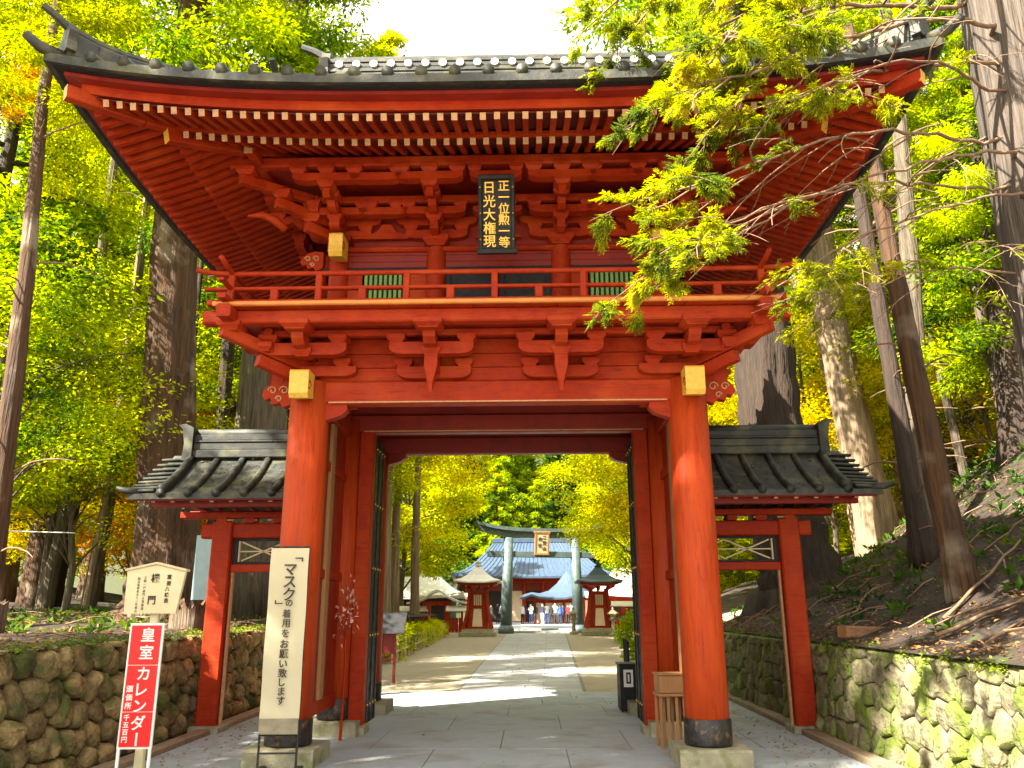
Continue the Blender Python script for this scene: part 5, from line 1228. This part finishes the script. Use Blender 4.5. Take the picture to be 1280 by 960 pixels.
# the wood on the far hill, one mass
mb_c = PR['conifer_far'][1]; mm_c = PR['maple_far'][1]
def mass(name, items, lm):
    allq = []
    for me, n_ in ((mb_c, 0), (mm_c, 1)):
        co = np.empty(len(me.vertices)*3, np.float32); me.vertices.foreach_get('co', co); co = co.reshape(-1, 4, 3)
        for (x, y, z, sc, kind) in items:
            if kind != n_: continue
            q = co[rng.random(len(co)) < .55]; a = rng.random()*6.28; R = np.array([[cos(a), -sin(a), 0], [sin(a), cos(a), 0], [0, 0, 1]]); allq.append((q@R.T)*sc+np.array([x, y, z]))
    o = mobj(name, quads_mesh(name, np.concatenate(allq), lm)); return stuff(o)
random.seed(5); rng = np.random.default_rng(5)
items = []
for i in range(84):
    x = random.uniform(-46, 46); y = random.uniform(92, 130); items.append((x, y, h_far(x, y)-.5, random.uniform(1.1, 1.6), 0 if i % 3 else 1))
mass('hill_wood', items, L_gr)
items = []
for i in range(34):
    s = -1 if i % 2 else 1; x = s*random.uniform(22, 46); y = random.uniform(24, 70); items.append((x, y, 2, random.uniform(1.2, 1.7), i % 2 if i % 3 else 1))
mass('side_wood', items, L_yg)
items = []
for i in range(26):
    s = -1 if i % 2 else 1; x = s*random.uniform(13, 24); y = random.uniform(34, 75); items.append((x, y, 1, random.uniform(1.1, 1.6), (i//2) % 2))
mass('middle_wood', items, L_yg)

# hedge on the left of the far path
hd = thing('hedge', 'clipped yellow green hedge along the left edge of the far path', 'hedge', (-4.5, 16, 0))
c = []; r = []
for i in range(260): t_ = i/260; c.append((lerp(.45, -.55, t_)+rng.uniform(-.35, .35), 25*t_, rng.uniform(.1, .95))); r.append(.28)
mobj('foliage', quads_mesh('hedge_foliage', cloud(c, r, 90, .085, .8, 0), L_yg), hd)
m = MB()
for k in range(22): m.box(lerp(.72, -.2, k/21)-.03, lerp(.72, -.2, k/21)+.03, k*1.15-.03, k*1.15+.03, 0, .75)
for z in (.3, .62): m.beam((.72, 0, z), (-.2, 24.2, z), .03, .05, 0)
m.obj('bamboo_rail', M_wood2, hd)
pt = thing('potted_plant', 'bright yellow green plant in a dark pot right of the path behind the black stand', 'plant', (2.26, 7.3, 0))
m = MB(); m.lathe(0, 0, [(.10, 0), (.12, .05), (.14, .45), (.16, .5), (.13, .5)], 14); m.obj('pot', M_black, pt, True)
mobj('foliage', quads_mesh('plant_foliage', cloud([(rng.uniform(-.12, .12), rng.uniform(-.12, .12), z) for z in np.linspace(.65, 1.45, 16)], [.16]*16, 70, .075, .8, .3), leaf_mat('lime_leaves', [(.2, .3, .01), (.4, .5, .01)])), pt)

# stumps
def stump(label, x, y, z, r, h):
    s_ = thing('tree_stump', label, 'tree stump', (x, y, z)); m = MB(); n_ = 22; lv = 7
    tops = [h*(.55+.45*abs(sin(k*1.7+x)))*random.uniform(.75, 1.1) for k in range(n_)]
    for i in range(lv+1):
        for k in range(n_): a = 2*pi*k/n_; rr = r*(1.35-.35*min(1, i/3))*(1+.08*sin(5*a)); m.v.append((cos(a)*rr, sin(a)*rr, -.3+(tops[k]+.3)*i/lv))
    for i in range(lv):
        for k in range(n_): m.f.append((i*n_+k, i*n_+(k+1) % n_, (i+1)*n_+(k+1) % n_, (i+1)*n_+k)); m.m.append(0)
    b_ = len(m.v); m.v.append((0, 0, h*.4)); 
    for k in range(n_): m.f.append((lv*n_+k, lv*n_+(k+1) % n_, b_)); m.m.append(0)
    m.obj('stump', M_bark, s_)
stump('splintered reddish stump behind the notice board on the bank', -4.95, 3.6, 1.2, .28, .62)
stump('dark stump at the very left edge on top of the bank', -6.5, 1.0, 1.35, .28, .45)

# near cypress whose branches hang over the right half of the roof
nc = thing('near_cypress', 'shaggy grey trunk at the upper right edge with long drooping branches over the gate roof', 'tree', (6.15, -1.0, 1.8))
O = Vector(nc.location)
m = MB(); trunk_mb(m, wavy((0, 0, -.6), (0, 0, 13), 20, .03), [lerp(.52, .40, i/20) for i in range(21)], 30, .10, .3); m.obj('trunk', mat('shaggy_bark', (.14, .11, .085), (.04, .03, .022), .95, 6, (4, 4, .18), 1, 10, contrast=(.35, .62)), nc, True)
random.seed(21); rng = np.random.default_rng(21); sprays = []   # (pos, dir)
def grow(m, A, B, r, depth, leafy, start=.25):
    A = Vector(A); B = Vector(B); L = (B-A).length; n_ = max(4, int(L/.22)); pts = [A]; ph = random.uniform(0, 6)
    side = (B-A).cross(Vector((0, 0, 1))).normalized()
    for i in range(1, n_+1):
        t = i/n_; pts.append(A.lerp(B, t)+side*(sin(ph+t*4.5)*L*.035)+Vector((0, 0, L*.06*sin(pi*t)+random.uniform(-1, 1)*L*.006)))
    m.tube(pts, [max(.0035, lerp(r, r*.28, i/n_)) for i in range(n_+1)], 6 if depth < 2 else 4)
    if depth < 3:
        k = int(L*(2.6 if depth == 0 else 4.2))
        for j in range(k):
            t = lerp(start, .98, (j+random.random()*.6)/k); p = pts[min(n_, int(t*n_))]; d = (B-A).normalized()
            sd_ = side*(1 if j % 2 else -1)*random.uniform(.5, 1.1); dd = (d*random.uniform(.5, 1)+sd_+Vector((0, 0, random.uniform(-.5, .25)))).normalized()
            LL = L*random.uniform(.22, .42)*(1.1-t*.5); LL = min(LL, 1.3 if depth == 0 else .55)
            q = p+dd*LL; q.z -= LL*.15
            lf_ = leafy(q+O)
            if lf_ < .3 and random.random() < .5: continue
            grow(m, p, q, r*.45, depth+1, leafy)
            if depth >= 1 and random.random() < lf_:
                for u in (.35, .55, .75, .95): sprays.append((p.lerp(q, u), dd, lf_))
    else:
        if random.random() < leafy(B+O): sprays.append((B, (B-A).normalized(), 1)); sprays.append((A.lerp(B, .5), (B-A).normalized(), 1))
br = [  # start, end, radius, leafiness function name
 ((5.8, -1.1, 8.6), (1.55, -3.3, 6.0), .045, 'full'), ((5.8, -1.2, 8.0), (1.75, -3.6, 5.65), .04, 'full'), ((5.8, -1.1, 9.0), (2.1, -2.9, 6.8), .045, 'full'), ((5.85, -1.2, 7.6), (2.55, -3.2, 5.75), .035, 'full'),
 ((5.8, -1.1, 9.6), (1.2, -3.0, 7.2), .045, 'full'), ((5.8, -1.3, 7.2), (3.2, -3.0, 6.2), .03, 'full'),
 ((5.8, -1.2, 6.7), (1.35, -3.2, 4.75), .032, 'tip'), ((5.8, -1.2, 6.4), (1.55, -3.0, 4.35), .028, 'tip'), ((5.8, -1.2, 6.1), (1.35, -3.4, 4.25), .026, 'tip'), ((5.8, -1.2, 5.9), (2.55, -2.8, 4.25), .026, 'low'), ((5.8, -.9, 5.1), (2.8, -2.6, 4.2), .022, 'low'),
 ((5.8, -1.0, 9.4), (3.6, -1.8, 8.0), .04, 'full'), ((5.85, -1.3, 8.8), (3.9, -2.6, 7.0), .04, 'full'),
 ((5.85, -1.3, 5.2), (4.4, -2.6, 4.6), .018, 'bare'), ((5.85, -1.0, 6.9), (4.6, -.6, 6.2), .02, 'bare')]
LF = {'full': lambda p: .95 if p.x < 2.7 else (.45 if p.x < 3.3 else .10), 'tip': lambda p: .95 if p.x < 1.95 else (.05 if p.x < 4.0 else .12), 'low': lambda p: .45 if (p.x > 2.3 and p.z < 4.6) else .05, 'bare': lambda p: .05}
for (A, B, r, fn) in br:
    m = MB(); grow(m, Vector(A)-O, Vector(B)-O, r*.72, 0, LF[fn]); m.obj('branch', M_twig, nc, True)
# flattened cypress sprays: leaflets alternating along a little rib
sp = [s for s in sprays]
base = np.array([tuple(s[0]) for s in sp]); dr = np.array([tuple(s[1]) for s in sp]); n_ = len(base)
Q = []
for rep in range(5):
    d = nrm(dr+rng.normal(size=(n_, 3))*.45); d[:, 2] -= .25; d = nrm(d); sd_ = nrm(np.cross(d, np.array([0, 0, 1.0])+rng.normal(size=(n_, 3))*.35)); b0 = base+rng.normal(size=(n_, 3))*.03
    Ls = rng.uniform(.07, .15, n_)[:, None]
    for k in range(9):
        t_ = (k+1)/9.5; s_ = 1 if k % 2 else -1; bb = b0+d*Ls*t_; dd = nrm(d*.9+sd_*s_*.8+rng.normal(size=(n_, 3))*.12)
        Q.append(leaves(bb, dd, Ls[:, 0]*.50*(1.15-.6*t_), .24, jit=.12))
    Q.append(leaves(b0, d, Ls[:, 0]*1.1, .10, jit=.15))
mobj('foliage', quads_mesh('cypress_foliage', np.concatenate(Q), L_nr), nc)
print('sprays', n_, 'near quads', sum(len(q) for q in Q))

structure('side_path', sheet(frange(4.9, 13, .3), frange(10.2, 13.4, .4), lambda x, y: h_right(x, y)+.05).mesh('side_path', M_gravel, True))
# undergrowth, litter and twigs
def scatter_pts(n_, fx, fy, hf): 
    x = fx(n_); y = fy(n_); return np.array([(a, b_, hf(a, b_)) for a, b_ in zip(x, y)])
P1 = scatter_pts(13000, lambda n: 4.25+rng.random(n)**1.3*9, lambda n: rng.uniform(-6, 14, n), h_right)
P2 = scatter_pts(8000, lambda n: -4.5-rng.random(n)**1.2*9, lambda n: rng.uniform(-5, 14, n), h_left)
PL = np.concatenate([P1, P2]); d = rng.normal(size=(len(PL), 3)); d[:, 2] = rng.uniform(-.1, .25, len(PL))
stuff(mobj('leaf_litter', quads_mesh('leaf_litter', leaves(PL+[0, 0, .02], d, rng.uniform(.03, .075, len(PL)), .6, jit=.5), leaf_mat('dry_leaves', [(.06, .03, .015), (.20, .10, .04), (.34, .18, .07), (.16, .08, .03)], trans=.1, scale=2))))
m = MB()
for i in range(520):
    s = 1 if i % 3 else -1; x = (4.3+random.random()**1.2*7) if s > 0 else (-4.55-random.random()*6); y = random.uniform(-5, 11); hf = h_right if s > 0 else h_left
    a = random.uniform(0, 6.28); L = random.uniform(.1, .6) if i % 4 else random.uniform(.5, .9); p = Vector((x, y, hf(x, y)+.03)); q = Vector((x+cos(a)*L, y+sin(a)*L, 0)); 
    if abs(q.x) < 4.4: q.x = math.copysign(4.5, q.x)
    q.z = hf(q.x, q.y)+.04+random.random()*.08; mid = (p+q)/2+Vector((random.uniform(-.06, .06), random.uniform(-.06, .06), .04)); m.tube([p, mid, q], [.012, .010, .005] if L > .4 else [.007, .006, .003], 4)
stuff(m.obj('fallen_twigs', M_twig))
# ferns and low plants on the slope
P3 = scatter_pts(1500, lambda n: 4.6+rng.random(n)**.6*9, lambda n: rng.uniform(-1, 15, n), h_right); P4 = scatter_pts(360, lambda n: -5.2-rng.random(n)*9, lambda n: rng.uniform(1, 15, n), h_left)
PF = np.concatenate([P3, P4]); Q = []
for k in range(9): d = rng.normal(size=(len(PF), 3)); d[:, 2] = np.abs(d[:, 2])*.6+.25; Q.append(leaves(PF+rng.normal(size=PF.shape)*.07*[1, 1, .2], d, rng.uniform(.08, .2, len(PF)), .35, jit=.4))
stuff(mobj('fern_undergrowth', quads_mesh('fern_undergrowth', np.concatenate(Q), L_dk)))
# moss cushions along the wall tops
c = [(4.28+rng.uniform(-.06, .12), y, 1.12+rng.uniform(-.03, .04)) for y in np.arange(-5.5, 10.5, .09) if rng.random() < .75]+[(-4.38-rng.uniform(-.06, .14), y, 1.24+rng.uniform(-.03, .04)) for y in np.arange(-4.8, 8.8, .09) if rng.random() < .6]
stuff(mobj('wall_top_moss', quads_mesh('wall_top_moss', cloud(c, [.11]*len(c), 60, .035, .5, .1), leaf_mat('moss_fronds', [(.05, .08, .01), (.13, .19, .015), (.26, .28, .03)], trans=.2, scale=1.5))))
# needles and small leaves dropped on the side gate roofs and the pavement
PN = [(random.choice((-1, 1))*random.uniform(2.7, 4.9), WY-random.uniform(.05, .95)) for _ in range(520)]
PN = np.array([(x, y, 3.07+.42*(.99-abs(y-WY))+.28*(.99-abs(y-WY))**2+.012) for x, y in PN]+[(random.choice((-1, 1))*(3.8-abs(random.gauss(0, .55))), random.uniform(-3, 7), .02) for _ in range(900)]+[(random.uniform(-3.6, 3.6), random.uniform(-3, 30), .02) for _ in range(380)])
d = rng.normal(size=(len(PN), 3)); d[:, 2] *= .15
stuff(mobj('fallen_needles', quads_mesh('fallen_needles', leaves(PN, d, rng.uniform(.025, .06, len(PN)), .5, jit=.3), leaf_mat('fallen_leaf_bits', [(.12, .07, .02), (.30, .20, .05), (.42, .32, .08)], trans=.1, scale=3))))
# a few fallen branches on the slope
for (A, B, lab) in (((5.0, .2, 1.5), (7.6, 2.2, 2.6), 'long pale fallen branch lying across the right slope'), ((4.5, 2.6, 1.32), (6.0, 4.2, 1.9), 'crooked fallen branch near the right side gate post'), ((4.5, -.6, 1.3), (6.5, -1.0, 1.9), 'thin fallen root like branch above the timber block'), ((-5.2, -.4, 1.36), (-7.4, .6, 1.45), 'bleached fallen branch on the left wall top')):
    A = Vector(A); B = Vector(B); hf = h_right if A.x > 0 else h_left; t_ = thing('fallen_branch', lab, 'branch', A); m = MB(); pts = []
    for k in range(9): p = A.lerp(B, k/8); p.x += .0; p += Vector((0, .08*sin(k*1.3), 0)); p.z = hf(p.x, p.y)+.07; pts.append(p-A)
    m.tube(pts, [lerp(.024, .009, k/8) for k in range(9)], 7); m.tube([pts[4], pts[4]+Vector((.1, .35, .15)), pts[4]+Vector((.3, .6, .12))], [.015, .01, .006], 5); m.obj('limb', M_twig, t_, True)
